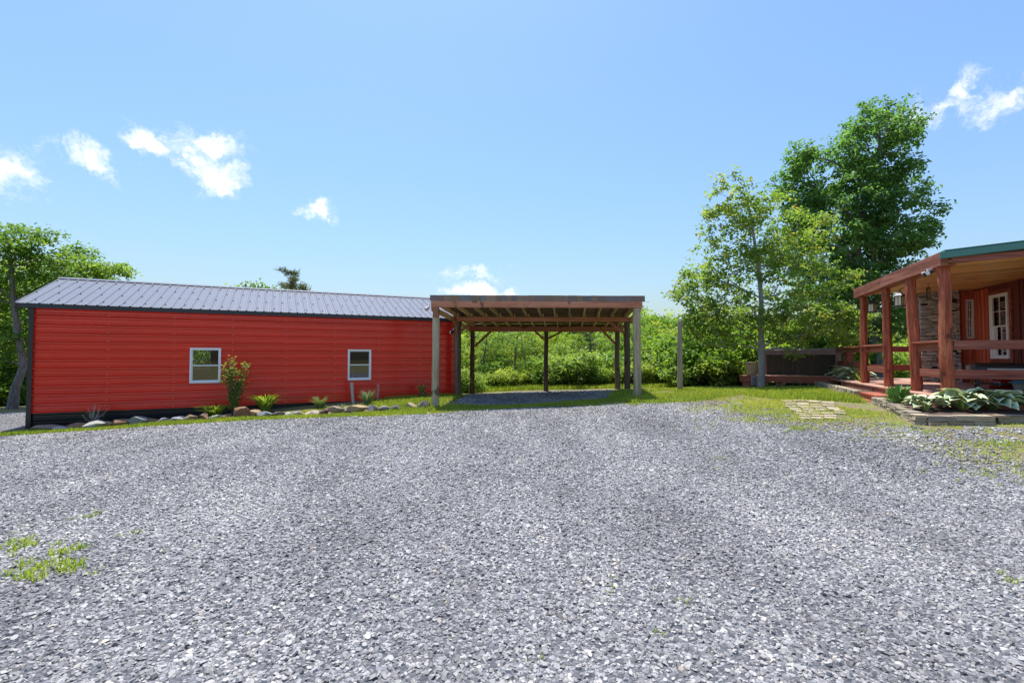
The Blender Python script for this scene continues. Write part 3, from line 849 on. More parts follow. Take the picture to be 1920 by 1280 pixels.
m.lathe([(.10, 0), (.19, .01), (.19, .03), (.10, .04)], 18, (2.15, 6.35, ZC + .66)); m.lathe([(.20, 0), (.20, .018), (.12, .06), (.03, .075)], 18, (2.15, 6.35, ZC + .80))
for k in range(4):
    a = R(45 + 90 * k); m.bar((2.15 + .15 * math.cos(a), 6.35 + .15 * math.sin(a), ZC + .69), (2.15 + .15 * math.cos(a), 6.35 + .15 * math.sin(a), ZC + .81), .012, .012)
m.build('flue_cap', M['steel'], house, True)
# walls: back wall at WY facing the yard, side wall at WX facing left
WY, WX = 6.42, 3.09
sw = [hplane(1808.5, 562, 'y', WY), hplane(1831, 634.5, 'y', WY)]
wx0, wx1, wz0, wz1 = sw[0].x, min(sw[1].x, WX - .03), sw[1].z, sw[0].z
lw = [hplane(1860, 548, 'x', WX), hplane(1898, 672, 'x', WX)]
ly1, ly0 = lw[0].y, lw[1].y; lz0, lz1 = EYE - .06, EYE + 1.66
ztop = ZC + .045
def wall_rects(a0, a1, b0, b1, hole):
    (h0, h1, g0, g1) = hole
    return [(a0, h0, b0, b1), (h1, a1, b0, b1), (h0, h1, b0, g0), (h0, h1, g1, b1)]
for (a0, a1, b0, b1) in wall_rects(2.5, WX, DK - .2, ztop + .2, (wx0, wx1, wz0, wz1)):
    if a1 - a0 > .005: box_part('wall', M['siding_red'], house, a0, a1, WY, WY + .1, b0, b1, 0)
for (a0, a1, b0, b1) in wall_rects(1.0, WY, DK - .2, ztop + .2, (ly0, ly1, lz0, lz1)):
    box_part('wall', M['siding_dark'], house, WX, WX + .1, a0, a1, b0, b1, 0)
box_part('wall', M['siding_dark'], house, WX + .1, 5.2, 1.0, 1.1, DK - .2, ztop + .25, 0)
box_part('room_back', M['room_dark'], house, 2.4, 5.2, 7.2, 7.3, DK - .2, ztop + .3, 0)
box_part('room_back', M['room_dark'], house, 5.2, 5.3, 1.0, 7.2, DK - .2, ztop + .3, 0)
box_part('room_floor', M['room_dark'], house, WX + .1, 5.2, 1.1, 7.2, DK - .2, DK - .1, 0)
# battens: boards standing proud with dark gaps between
y = WY - .05; i = 0
while y > 1.05:
    w = .13
    if not (y - w < ly1 + .10 and y > ly0 - .10):
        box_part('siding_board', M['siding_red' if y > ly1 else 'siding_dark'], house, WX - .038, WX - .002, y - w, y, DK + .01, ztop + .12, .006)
    y -= .20; i += 1
x = 2.66
while x < WX - .05:
    for (b0, b1) in ((DK + .01, wz0 - .13), (wz1 + .13, ztop + .12)):
        box_part('siding_board', M['siding_red'], house, x, x + .085, WY - .032, WY - .002, b0, b1, .004)
    x += .125
def trim_y(mat, yy, x0, x1, z0, z1, w=.10):
    for (a, b, c, d) in ((x0 - w, x0, z0 - w, z1 + w), (x1, min(x1 + w, WX - .045), z0 - w, z1 + w), (x0, x1, z1, z1 + w), (x0, x1, z0 - w, z0)):
        if b - a > .005: box_part('window_trim', mat, house, a, b, yy - .035, yy - .003, c, d, .004)
trim_y(M['siding_red'], WY, wx0, wx1, wz0, wz1)
for (a, b, c, d) in ((ly0 - .1, ly0, lz0 - .1, lz1 + .1), (ly1, ly1 + .1, lz0 - .1, lz1 + .1), (ly0, ly1, lz1, lz1 + .1), (ly0, ly1, lz0 - .1, lz0)):
    box_part('window_trim', M['porch_stain'], house, WX - .045, WX - .002, a, b, c, d, .004)
sash_window(house, 'window', lambda x, o, z: (wx0 + x, WY - o - .02, wz0 + z), wx1 - wx0, wz1 - wz0, (M['white_vinyl'], M['house_glass'], M['house_glass']), .03, (2, 2), True, .04)
sash_window(house, 'window', lambda x, o, z: (WX - .03 - o, ly1 - x, lz0 + z), ly1 - ly0, lz1 - lz0, (M['white_vinyl'], M['house_glass'], M['house_glass']), .06, (2, 2), True, .05)
# railings
ZR = EYE + .30
def rails_x(x0, x1, yy):
    box_part('rail', M['porch_stain'], house, x0, x1, yy - .02, yy + .02, ZR - .17, ZR)
    box_part('rail', M['porch_stain'], house, x0, x1, yy - .02, yy + .02, ZR - .72, ZR - .55)
def rails_y(y0, y1, xx, cap=True):
    box_part('rail', M['porch_stain_y'], house, xx - .02, xx + .02, y0, y1, ZR - .19, ZR - .03)
    box_part('rail', M['porch_stain_y'], house, xx - .02, xx + .02, y0, y1, ZR - .72, ZR - .56)
    if cap: box_part('rail_cap', M['porch_stain_y'], house, xx - .12, xx + .07, y0 + .02, y1 - .02, ZR - .028, ZR + .012)
rails_x(.10, 4.6, .0)
rails_y(.10, 1.40, .03); rails_y(3.19, 4.86, .03)
rails_x(.1, 1.68, 6.05)
box_part('rail_post', M['porch_stain'], house, .30, .40, 6.0, 6.1, DK - .02, ZR - .5)
# treads and steps by the opening between the posts
st = hplane(1638, 740, 'z', .62)
box_part('step', M['step_red'], house, PX0 - .36, PX0 - .005, 1.75, 3.05, .56, .605, .006)
box_part('step_riser', M['step_red'], house, PX0 - .33, PX0 - .29, 1.77, 3.03, .35, .555, .006)
box_part('step', M['step_red'], house, PX0 - .72, PX0 - .365, 1.95, 3.1, .425, .47, .006)
box_part('step_riser', M['step_red'], house, PX0 - .69, PX0 - .65, 1.98, 3.08, .25, .42, .006)

# ------------------------------------------------------------------ hot tub deck
simple('tub_dark', (.012, .011, .010), (.024, .021, .019), 6, .5, .1, var=.05)
simple('tub_slat', (.05, .036, .022), (.085, .062, .04), 5, .5, .1, stretch=(1, 1, .1), var=.25)
simple('tub_plum', (.26, .18, .23), (.34, .24, .29), 6, .5, .1, var=.05)
simple('tub_cover', (.36, .30, .33), (.45, .38, .40), 8, .6, .2, var=.05)
TD = 17.6
tdA = at(1391, 700, 17.9); tdB = tdA + HB * 2.75
deck2 = empty('tub_deck', (tdA.x, tdA.y, 0), math.atan2(tdB.y - tdA.y, tdB.x - tdA.x), 'low red stained deck carrying the hot tub, beside maple trunk', 'deck')
LT = (tdB - tdA).length + .25; ZD2 = EYE - .69
x = 0.0
while x < LT:
    box_part('deck_board', M['deck_wood'], deck2, x, x + .135, -.02, 4.2, ZD2 - .035, ZD2, .004); x += .141
box_part('fascia', M['step_red'], deck2, .0, LT, -.065, -.025, ZD2 - .25, ZD2 - .01, .006)
box_part('fascia', M['step_red'], deck2, -.045, -.005, -.065, 4.2, ZD2 - .25, ZD2 - .01, .006)
for xx_ in (.12, 1.3, 2.5):
    box_part('deck_post', M['porch_stain'], deck2, xx_ - .07, xx_ + .07, .05, .19, .1, ZD2 - .036, .004)
box_part('skirt_board', M['step_red'], deck2, .02, .42, .0, .04, .1, ZD2 - .255, .004)
m = MB(); m.box(.30, .60, -.095, -.07, ZD2 - .36, ZD2 - .02)
v = m.build('vent_box', M['tub_cover'], deck2, bevel=.004)
for k in range(8):
    box_part('louver', M['tub_dark'], v, .325, .575, -.108, -.096, ZD2 - .34 + k * .038, ZD2 - .325 + k * .038, .002)
# the tub itself
ta = at(1429, 690, 18.3); tb = ta + HB * 2.52
TW = (tb - ta).length
tub = empty('hot_tub', (ta.x, ta.y, ZD2), math.atan2(tb.y - ta.y, tb.x - ta.x), 'square dark slatted hot tub with plum corners and closed cover', 'hot tub')
TH = .95; TDp = 2.2
box_part('shell', M['tub_dark'], tub, .05, TW - .05, .05, TDp - .05, .002, TH - .14, 0)
ns = 34
for k in range(ns):
    a = .16 + (TW - .32) * k / ns; box_part('slat', M['tub_slat'], tub, a, a + (TW - .32) / ns - .012, .022, .046, .03, TH - .15, .003)
for (xa, ya) in ((0, 0), (TW - .15, 0), (0, TDp - .15), (TW - .15, TDp - .15)):
    box_part('corner_post', M['tub_plum'], tub, xa, xa + .15, ya, ya + .15, .003, TH - .142, .012)
for k in range(20):
    a = .17 + (TDp - .34) * k / 20; box_part('slat', M['tub_slat'], tub, .022, .046, a, a + .075, .03, TH - .15, .003)
box_part('rim', M['tub_plum'], tub, -.02, TW + .02, -.02, TDp + .02, TH - .14, TH - .09, .015)
cv = box_part('cover', M['tub_cover'], tub, -.03, TW + .03, -.03, TDp / 2 - .01, TH - .088, TH + .03, .03)
box_part('cover_flap', M['tub_plum'], cv, -.026, TW + .026, -.055, -.034, TH - .20, TH - .02, .008)
box_part('cover', M['tub_cover'], tub, -.03, TW + .03, TDp / 2 + .01, TDp + .03, TH - .088, TH + .03, .03)
# railing of two square posts between tub and porch
rp = [at(1568, 690, 17.6), at(1591, 690, 16.6), at(1618, 690, 14.4)]
rail = empty('deck_railing', (rp[0].x, rp[0].y, 0), 0, 'dark red railing of square posts linking porch to tub deck', 'railing')
ro = Vector((rp[0].x, rp[0].y, 0))
for p in rp[:2]:
    d = p - ro; MB().box(d.x - .11, d.x + .11, d.y - .1, d.y + .1, .3, ZR - .03).build('rail_post', M['porch_stain'], rail, bevel=.008)
def rb(a, b, z0, z1, w, nm='rail'):
    a = a - ro; b = b - ro; MB().bar((a.x, a.y, (z0 + z1) / 2), (b.x, b.y, (z0 + z1) / 2), w, z1 - z0).build(nm, M['porch_stain'], rail, bevel=.004)
rb(rp[0], rp[1], ZR - .62, ZR - .46, .045); rb(rp[1], rp[2], ZR - .62, ZR - .46, .045)
rb(rp[1] + Vector((-.2, .3, 0)), rp[2], ZR - .18, ZR - .04, .045); rb(rp[1] + Vector((-.25, .35, 0)), rp[2], ZR - .028, ZR + .01, .2, 'rail_cap')
ptb = rp[0] - ro
box_part('bench_seat', M['deck_wood'], rail, ptb.x - .45, ptb.x + .9, ptb.y + .4, ptb.y + .8, ZD2 + .22, ZD2 + .27, .006)
# deck surface bridging porch and tub
box_part('link_deck', M['deck_wood'], house, -.2, 2.9, 6.42, 9.0, DK - .05, DK - .004, 0)

# ------------------------------------------------------------------ things on and around the porch
simple('black_iron', (.02, .02, .022), (.035, .033, .03), 12, .45, .1, var=.05)
simple('lamp_glass', (.72, .62, .40), (.62, .52, .32), 10, .35, .1, var=0)
def lantern(loc, label, chain, hook=None):
    o = empty('porch_lantern', loc, .4, label, 'lantern', 'lanterns hanging along the porch')
    s = .105
    m = MB(); m.lathe([(s * 1.25, 0), (s * 1.3, .02), (s, .03)], 4, (0, 0, 0), R(45)); m.build('base', M['black_iron'], o)
    m = MB(); m.lathe([(s * .95, 0), (s * .88, .2)], 4, (0, 0, .032), R(45)); m.build('glass', M['lamp_glass'], o)
    m = MB()
    for k in range(4):
        a = R(45 + 90 * k); m.bar((s * 1.0 * math.cos(a), s * 1.0 * math.sin(a), .03), (s * .93 * math.cos(a), s * .93 * math.sin(a), .235), .016, .016)
        b = R(90 * k); m.bar((s * .70 * math.cos(b), s * .70 * math.sin(b), .03), (s * .655 * math.cos(b), s * .655 * math.sin(b), .235), .008, .008)
    m.build('frame', M['black_iron'], o)
    m = MB(); m.lathe([(s * 1.35, 0), (s * 1.3, .015), (s * .45, .075), (s * .3, .11), (s * .12, .115)], 4, (0, 0, .235), R(45)); m.build('roof', M['black_iron'], o)
    m = MB(); m.tube([(0, 0, .345), (0, 0, .345 + chain)], .006, 6); m.tube([(math.cos(a) * .022, 0, .37 + math.sin(a) * .022) for a in np.linspace(0, 6.28, 9)], .004, 5, False)
    m.build('hanger', M['black_iron'], o)
    if hook:
        h = Vector(hook) - Vector(loc); c, s_ = math.cos(-.4), math.sin(-.4)
        h = Vector((h.x * c - h.y * s_, h.x * s_ + h.y * c, 0))
        MB().tube([(0, 0, .345 + chain), h * .5 + Vector((0, 0, .345 + chain + .03)), h + Vector((0, 0, .345 + chain + .02))], .008, 6).build('bracket', M['black_iron'], o)
    return o
p = at(1636, 586, 13.3); lantern(p, 'hanging lantern with cream panes beside the post of the porch end', .03)
lantern_hook = hw(-.02, 1.48, 0)
p = at(1687.5, 575, 11.0); lantern(p, 'hanging lantern with cream panes on bracket of the third porch log post', .05, (lantern_hook.x - .02, lantern_hook.y, 0))
# twin head floodlight under the beam
p = hw(-.19, .12, ZB - .0)
fl = empty('flood_light', p, math.atan2(HB.y, HB.x), 'white and black twin head floodlight on end of porch beam', 'floodlight')
simple('white_plastic', (.75, .76, .76), (.68, .69, .69), 6, .4, 0, var=0)
MB().lathe([(.05, 0), (.05, .04)], 12, (.0, 0, -.035)).build('base', M['white_plastic'], fl)
for s, a in ((-1, -.5), (1, .3)):
    hd = Vector((-.03, s * .09, -.07)); dr = Vector((-.8, s * .45, -.35)).normalized()
    MB().tube([hd - dr * .05, hd + dr * .015, hd + dr * .05], [.03, .045, .052], 14).build('head', M['black_iron'], fl, True)
    MB().tube([hd + dr * .051, hd + dr * .056], [.044, .042], 14).build('lens', M['white_plastic'], fl)
    MB().tube([(0, 0, -.03), hd], .012, 8).build('arm', M['white_plastic'], fl)
# wind chime
p = hplane(1740, 520, 'y', 3.2); wc = hw(p.x, 3.2, 0)
wz = ZC + CS * p.x + .04
wch = empty('wind_chime', (wc.x, wc.y, wz - .42), 0, 'dark wind chime hanging from porch ceiling before chimney', 'wind chime')
m = MB(); m.tube([(0, 0, .42), (0, 0, .30)], .004, 5); m.lathe([(.045, 0), (.05, .012), (.02, .03)], 10, (0, 0, .28)); m.build('top_disc', M['black_iron'], wch)
for k in range(5):
    a = 1.256 * k; l_ = .2 + .02 * k
    MB().tube([(.036 * math.cos(a), .036 * math.sin(a), .28), (.036 * math.cos(a), .036 * math.sin(a), .27 - l_)], .008, 7).build('chime_tube', M['black_iron'], wch)
# grill under a black lid
gp = hplane(1872, 716, 'z', DK); gw = hw(gp.x, gp.y, 0)
grill = empty('barbecue_grill', (hw(2.15, 3.0, DK)), math.atan2(HB.y, HB.x) - .25, 'long black barrel grill under the large porch window', 'grill')
m = MB(); m.prism([(-.22, .30), (.22, .30), (.26, .40), (.24, .52), (.12, .60), (-.12, .60), (-.24, .52), (-.26, .40)], 'x', -.5, .62); m.build('barrel', M['black_iron'], grill, bevel=.012)
MB().bar((-.3, -.29, .46), (.42, -.29, .46), .022, .022).build('handle', M['steel'], grill)
box_part('shelf', M['black_iron'], grill, -.48, .6, -.2, .2, .10, .13)
for (xx_, yy_) in ((-.44, -.17), (.56, -.17), (-.44, .17), (.56, .17)):
    MB().bar((xx_, yy_, .004), (xx_, yy_, .31), .04, .04).build('leg', M['black_iron'], grill)
box_part('badge', M['steel'], grill, -.36, -.30, -.262, -.258, .40, .43, .0)
MB().tube([(.66, -.03 + .035 * math.cos(a), .42 + .035 * math.sin(a)) for a in np.linspace(0, 6.28, 10)], .008, 6, False).build('ring_pull', M['steel'], grill)
# small grey folding stand
simple('grey_blue', (.20, .225, .26), (.30, .325, .36), 9, .6, .2, var=.05)
fp = hplane(1817, 722, 'z', DK)
stand = empty('folding_stand', hw(fp.x, fp.y, DK), math.atan2(HB.y, HB.x) - .1, 'grey wooden folding stand with square panel next to grill', 'stand')
for s in (-1, 1):
    MB().bar((s * .15, -.02, .004), (s * .15, .03, .52), .03, .035).build('leg', M['grey_blue'], stand)
    MB().bar((s * .12, .24, .004), (s * .12, .02, .34), .025, .03).build('leg', M['step_red'], stand)
MB().bar((0, -.012, .30), (0, .02, .52), .27, .022, (1, 0, 0)).build('panel', M['grey_blue'], stand)
MB().bar((-.135, -.03, .20), (.135, -.03, .20), .02, .05).build('crossbar', M['grey_blue'], stand)
# red fuel can
simple('red_plastic', (.55, .012, .010), (.48, .010, .010), 5, .35, .05, var=.02)
simple('label_white', (.75, .75, .75), (.7, .7, .72), 8, .5, 0, var=0)
simple('label_blue', (.03, .13, .26), (.04, .16, .3), 8, .5, 0, var=0)
cp = hplane(1878, 728, 'z', DK)
can = empty('fuel_can', hw(cp.x, cp.y, DK), math.atan2(HB.y, HB.x) + .1, 'red plastic fuel can with white label standing on deck', 'fuel can')
m = MB(); m.prism([(-.19, .0), (.17, .0), (.19, .03), (.19, .15), (.12, .215), (-.10, .235), (-.17, .20), (-.20, .15), (-.20, .03)], 'y', -.09, .09); m.build('body', M['red_plastic'], can, True, .018, 2)
m = MB(); m.tube([(-.10, 0, .225), (-.08, 0, .285), (.06, 0, .275), (.12, 0, .20)], .016, 8); m.build('handle', M['red_plastic'], can, True)
m = MB(); m.tube([(-.15, 0, .21), (-.165, 0, .25)], [.028, .026], 12); m.build('cap', M['black_iron'], can)
lb = box_part('label', M['label_white'], can, -.185, -.07, -.0955, -.0935, .055, .155, 0)
for k in range(3): box_part('print', M['label_blue'], lb, -.178, -.115, -.0975, -.096, .065 + k * .03, .087 + k * .03, 0)
# garden lantern with teal lid
simple('teal_lid', (.03, .19, .25), (.05, .25, .31), 6, .35, .1, var=0)
simple('lamp_side', (.34, .34, .26), (.26, .27, .2), 9, .35, .1, var=0)
lp = hplane(1913, 731, 'z', DK)
gl = empty('garden_lantern', hw(lp.x, lp.y, DK), 0, 'squat eight sided lantern with teal lid on the deck', 'lantern')
MB().lathe([(.15, .002), (.155, .012), (.12, .022)], 8).build('base', M['teal_lid'], gl)
MB().lathe([(.095, .022), (.135, .155)], 8).build('body', M['lamp_side'], gl)
MB().lathe([(.19, .155), (.19, .165), (.10, .205), (.03, .215)], 8).build('lid', M['teal_lid'], gl)
# clay urn and stick on the tub deck
simple('terracotta', (.42, .30, .17), (.55, .42, .27), 7, .85, .3, var=0)
up = at(1409, 696, 18.0)
urn = empty('clay_urn', (up.x, up.y, ZD2), 0, 'buff clay urn with flared rim on corner of tub deck', 'urn')
MB().lathe([(.16, .002), (.17, .03), (.19, .30), (.22, .42), (.20, .42), (.17, .34)], 22).build('bowl', M['terracotta'], urn, True)
MB().lathe([(.20, .42), (.255, .43), (.26, .475), (.235, .48), (.19, .47)], 22).build('rim', M['terracotta'], urn, True)
bp = at(1416, 696, 17.9); bq = at(1422, 650, 18.2)
tag(MB().tube([(bp.x, bp.y, ZD2 + .005), (bq.x, bq.y, bq.z)], [.022, .012], 8).tube([(bp.x - .05, bp.y, ZD2 + .015), (bp.x + .05, bp.y, ZD2 + .015)], .012, 6).build('broom_handle', M['black_iron']),
    'dark broom handle leaning against the hot tub side', 'broom')
# lamp post of weathered log, and the fittings on the carport
wood('pole_grey', (.17, .13, .085), (.36, .29, .20), (.5, .42, .31), (1, 1, .06), 10, .85, .1, .9)
pp = gpx(1274, 733); pd = pp.y
ptop = at(1274, 602, pd).z
pole = empty('yard_light_post', (pp.x, pp.y, pp.z), 0, 'lone weathered log post with glass light on its top', 'light post')
lean = at(1276, 602, pd).x - pp.x
log('post', M['pole_grey'], pole, (0, 0, -.1), (lean, 0, ptop - pp.z), .088, .075, 71)
MB().lathe([(.045, 0), (.05, .02), (.035, .025)], 12, (lean, 0, ptop - pp.z)).build('lamp_base', M['white_plastic'], pole)
MB().lathe([(.035, .0), (.05, .03), (.05, .07), (.03, .095), (.01, .1)], 12, (lean, 0, ptop - pp.z + .025)).build('lamp_globe', M['white_plastic'], pole, True)
def small_flood(p, label, body, rz):
    o = empty('flood_light', p, rz, label, 'floodlight')
    MB().tube([(0, 0, .0), (0, -.03, -.05), (0, -.05, -.08)], .018, 8).build('arm', M['white_plastic'], o)
    MB().tube([(0, -.02, -.07), (0, -.07, -.12), (0, -.13, -.17)], [.03, .055, .06], 12).build('head', M[body], o, True)
    MB().tube([(0, -.131, -.171), (0, -.136, -.176)], [.05, .048], 12).build('lens', M['lamp_glass'], o)
    return o
small_flood((xl - .04, yF + .02, E15 + 1.56), 'small floodlight on roof edge corner of carport by barn roof', 'tub_cover', -1.0)
small_flood((ML.x - .12, ML.y - .06, E15 + .98), 'black floodlight on dark carport post against the red barn', 'black_iron', -1.1)
small_flood((MR.x + .1, MR.y - .05, E15 + 1.38), 'black floodlight under carport beam beside open woodland', 'black_iron', .6)
hk = [(xr + .02, 14.62, E15 + 1.66), (xr + .14, 14.62, E15 + 1.65), (xr + .2, 14.62, E15 + 1.64), (xr + .2, 14.62, E15 + 1.66)]
tag(MB().tube(hk, .006, 6).build('plant_hook', M['steel']), 'thin metal hook sticking out from carport roof corner', 'hook')
# ------------------------------------------------------------------ trees
leafmat('leaf_maple', [(0, (.11, .18, .05)), (.3, (.17, .26, .065)), (.6, (.25, .34, .09)), (.86, (.33, .39, .12)), (.95, (.42, .26, .11)), (1, (.55, .22, .12))], .5, .5, (1.25, 1.45, .7))
leafmat('leaf_oak', [(0, (.10, .19, .06)), (.45, (.165, .285, .085)), (.8, (.24, .36, .115)), (1, (.35, .46, .17))], .5, .52, (1.35, 1.5, .7))
leafmat('leaf_wood', [(0, (.08, .17, .04)), (.4, (.14, .255, .052)), (.75, (.22, .34, .07)), (1, (.32, .42, .105))], .45, .5, (1.45, 1.4, .55))
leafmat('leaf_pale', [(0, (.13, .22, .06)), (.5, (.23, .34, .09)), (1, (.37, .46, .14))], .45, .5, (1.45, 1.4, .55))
leafmat('needle', [(0, (.09, .12, .07)), (.6, (.17, .20, .12)), (1, (.27, .27, .18))], .6, .25)
wood('bark_grey', (.06, .052, .046), (.15, .135, .12), (.27, .25, .23), (1, 1, .25), 14, .9, .15, 1.0, False)
wood('bark_dark', (.05, .042, .038), (.12, .10, .09), (.22, .19, .17), (1, 1, .25), 14, .9, .15, 1.0, False)
wood('bark_pale', (.20, .19, .17), (.36, .34, .31), (.5, .48, .45), (1, 1, .4), 18, .9, .1, .8, False)

def leaf_quads(rng, C, size, up=.6, out=None, aspect=.55, fold=.18, droop=.3):
    """C (n,3) leaf positions -> vertices and quads of folded rhombic leaves"""
    n = len(C)
    N = rng.normal(size=(n, 3)); N /= np.linalg.norm(N, axis=1, keepdims=True)
    N[:, 2] = np.abs(N[:, 2]); N = N * (1 - up) + np.array([0, 0, 1]) * up
    if out is not None: N += out * .35
    N /= np.linalg.norm(N, axis=1, keepdims=True)
    A = rng.normal(size=(n, 3)); A[:, 2] -= droop
    A -= N * (A * N).sum(1, keepdims=True); A /= np.linalg.norm(A, axis=1, keepdims=True) + 1e-9
    B = np.cross(N, A); s = (size * rng.uniform(.65, 1.3, n))[:, None]
    V = np.empty((n, 4, 3))
    V[:, 0] = C - A * s * .5; V[:, 2] = C + A * s * .5 - N * s * .12
    V[:, 1] = C + B * s * aspect * .5 + N * s * fold - A * s * .06; V[:, 3] = C - B * s * aspect * .5 + N * s * fold - A * s * .06
    F = np.arange(n * 4).reshape(n, 4)
    return V.reshape(-1, 3), F
def skeleton(rng, trunk, tr, clumps, kr=.011, wander=.10, minr=.006, sides=6):
    """limbs that reach every clump from the nearest lower wood; radii from what they carry"""
    nodes = [Vector(p) for p in trunk]; par = [-1] + list(range(len(trunk) - 1)); nt = len(trunk); load = [0.0] * nt
    dist = [0.0] * nt; T = np.array([tuple(p) for p in nodes])
    order = sorted(clumps, key=lambda c: min((c - p).length for p in nodes[1:]))
    lo = nodes[max(1, nt // 4)].z
    for c in order:
        best, bi = 1e9, 0
        for i, p in enumerate(nodes):
            if i < nt and p.z < lo * .6 and nt > 3: continue
            d = (c - p).length + .25 * dist[i] + max(0, p.z - c.z + .15) * 1.6
            if d < best: best, bi = d, i
        p = nodes[bi]; L_ = (c - p).length; k = max(2, int(L_ / .45)); prev = bi
        for q in range(1, k + 1):
            f = q / k; b = p.lerp(c, f) + Vector(rng.normal(size=3)) * wander * L_ * .35 * (1 if q < k else 0)
            b.z += math.sin(f * math.pi) * L_ * .06
            nodes.append(b); par.append(prev); load.append(0.0); dist.append(dist[prev] + (b - nodes[prev]).length); prev = len(nodes) - 1
        j = prev
        while j != -1: load[j] += 1; j = par[j]
    rad = [max(minr, kr * math.sqrt(l)) for l in load]
    H = max(1e-6, (nodes[nt - 1] - nodes[0]).length)
    for i in range(nt): rad[i] = max(rad[i], tr * (1 - .75 * i / (nt - 1)))
    m = MB(); kids = {}
    for i in range(nt, len(nodes)): kids.setdefault(par[i], []).append(i)
    m.tube(nodes[:nt], [r * (1.25 if i == 0 else 1) for i, r in enumerate(rad[:nt])], 10)
    def strand(i):
        pts, rr = [nodes[par[i]], nodes[i]], [min(rad[par[i]] * .7, rad[i] * 1.2), rad[i]]; j = i
        while kids.get(j):
            ks = sorted(kids[j], key=lambda q: -load[q]); n_ = ks[0]
            for o in ks[1:]: strand(o)
            pts.append(nodes[n_]); rr.append(rad[n_]); j = n_
        m.tube(pts, rr, sides if rr[0] > .02 else 4, False)
    for i in range(nt):
        for c in kids.get(i, []): strand(c)
    return m
def crown(rng, clumps, rc, n_spray, n_leaf, size, flat=.62, spread=.16, up=.55, aspect=.55):
    P, O = [], []
    for c in clumps:
        r = rc * rng.uniform(.7, 1.25)
        d = rng.normal(size=(n_spray, 3)); d /= np.linalg.norm(d, axis=1, keepdims=True)
        s = np.array(c) + d * (r * rng.uniform(.25, 1.0, n_spray) ** .6)[:, None] * np.array([1, 1, flat])
        q = np.repeat(s, n_leaf, 0) + rng.normal(size=(n_spray * n_leaf, 3)) * spread * np.array([1, 1, .6])
        P.append(q); O.append(np.repeat(d, n_leaf, 0))
    P = np.vstack(P); O = np.vstack(O)
    V, F = leaf_quads(rng, P, size, up, O, aspect)
    base = np.repeat(rng.random(len(P) // n_leaf), n_leaf)
    return V, F, np.clip(base * .6 + rng.random(len(P)) * .4, 0, 1)
def fill(rng, ells, zmin=-9):
    """points spread through a list of ellipsoids (cx,cy,cz,rx,ry,rz,n)"""
    out = []
    for cx, cy, cz, rx, ry, rz, n in ells:
        got = []; tries = 0; gap = 1.15 * (rx * ry * rz / max(n, 1)) ** (1 / 3)
        while len(got) < n and tries < n * 60:
            tries += 1; p = rng.uniform(-1, 1, 3)
            l = np.linalg.norm(p)
            if l > 1 or (l < .35 and rng.random() < .6): continue
            v = Vector((cx + p[0] * rx, cy + p[1] * ry, cz + p[2] * rz))
            if v.z < zmin: continue
            if all((v - g).length > gap for g in got): got.append(v)
            elif tries % 9 == 0: gap *= .96
        out += got
    return out
def tree(name, loc, rz, trunk_mesh, crown_mesh, label, cat, group=None, scale=1.0):
    o = empty(name, loc, rz, label, cat, group); o.scale = (scale,) * 3 if not isinstance(scale, tuple) else scale
    if trunk_mesh: link('trunk', trunk_mesh, o)
    link('crown', crown_mesh, o); return o

# maple in front of the tub deck
rng = np.random.default_rng(4)
mb_ = at(1427, 724, 17.5); MG = gz(mb_.x, mb_.y); K = 17.5 / FPX    # metres per pixel at the maple
def mp(px, py, dy=0.0): return ((px - 1427) * K, dy, (668 - py) * K + EYE - MG)
ells = []
for (px, py, rx, rz, n, dy) in ((1390, 380, 55, 62, 15, 0), (1360, 480, 62, 60, 15, .2), (1320, 545, 52, 48, 14, 0), (1470, 420, 60, 66, 15, .5), (1440, 520, 75, 70, 20, .3),
                                (1535, 440, 55, 60, 12, .6), (1545, 540, 60, 60, 14, .2), (1370, 596, 75, 40, 20, -.3), (1480, 604, 72, 40, 20, -.5), (1570, 604, 58, 40, 13, -.4), (1300, 610, 36, 45, 7, .1)):
    x, y, z = mp(px, py, dy); ells.append((x, y, z, rx * K, rx * K * .9, rz * K, n))
cl = fill(rng, ells, .75)
cl += [Vector(mp(*p)) for p in ((1590, 640, -.9), (1470, 655, -.7), (1350, 652, -.3), (1310, 590, 0), (1400, 335, 0), (1350, 400, .1), (1290, 540, 0))]
trunk = [(0, 0, -.15), (.02, 0, .6), (.05, .02, 1.3), (.05, .05, 2.1), (.10, .08, 3.2), (.02, .1, 4.4), (-.15, .1, 5.6), (-.35, .05, 6.7)]
wm = skeleton(rng, trunk, .125, cl, .0085).mesh('trunk', M['bark_pale'], True)
V, F, rn = crown(rng, cl, .54, 12, 10, .12, .7, .10, .34, .72)
maple = tree('maple_tree', (mb_.x, mb_.y, MG), 0, wm, np_mesh('crown', V, F, M['leaf_maple'], False, {'rnd': rn}), 'young maple with pale trunk and reddish new leaves before hot tub deck', 'tree')
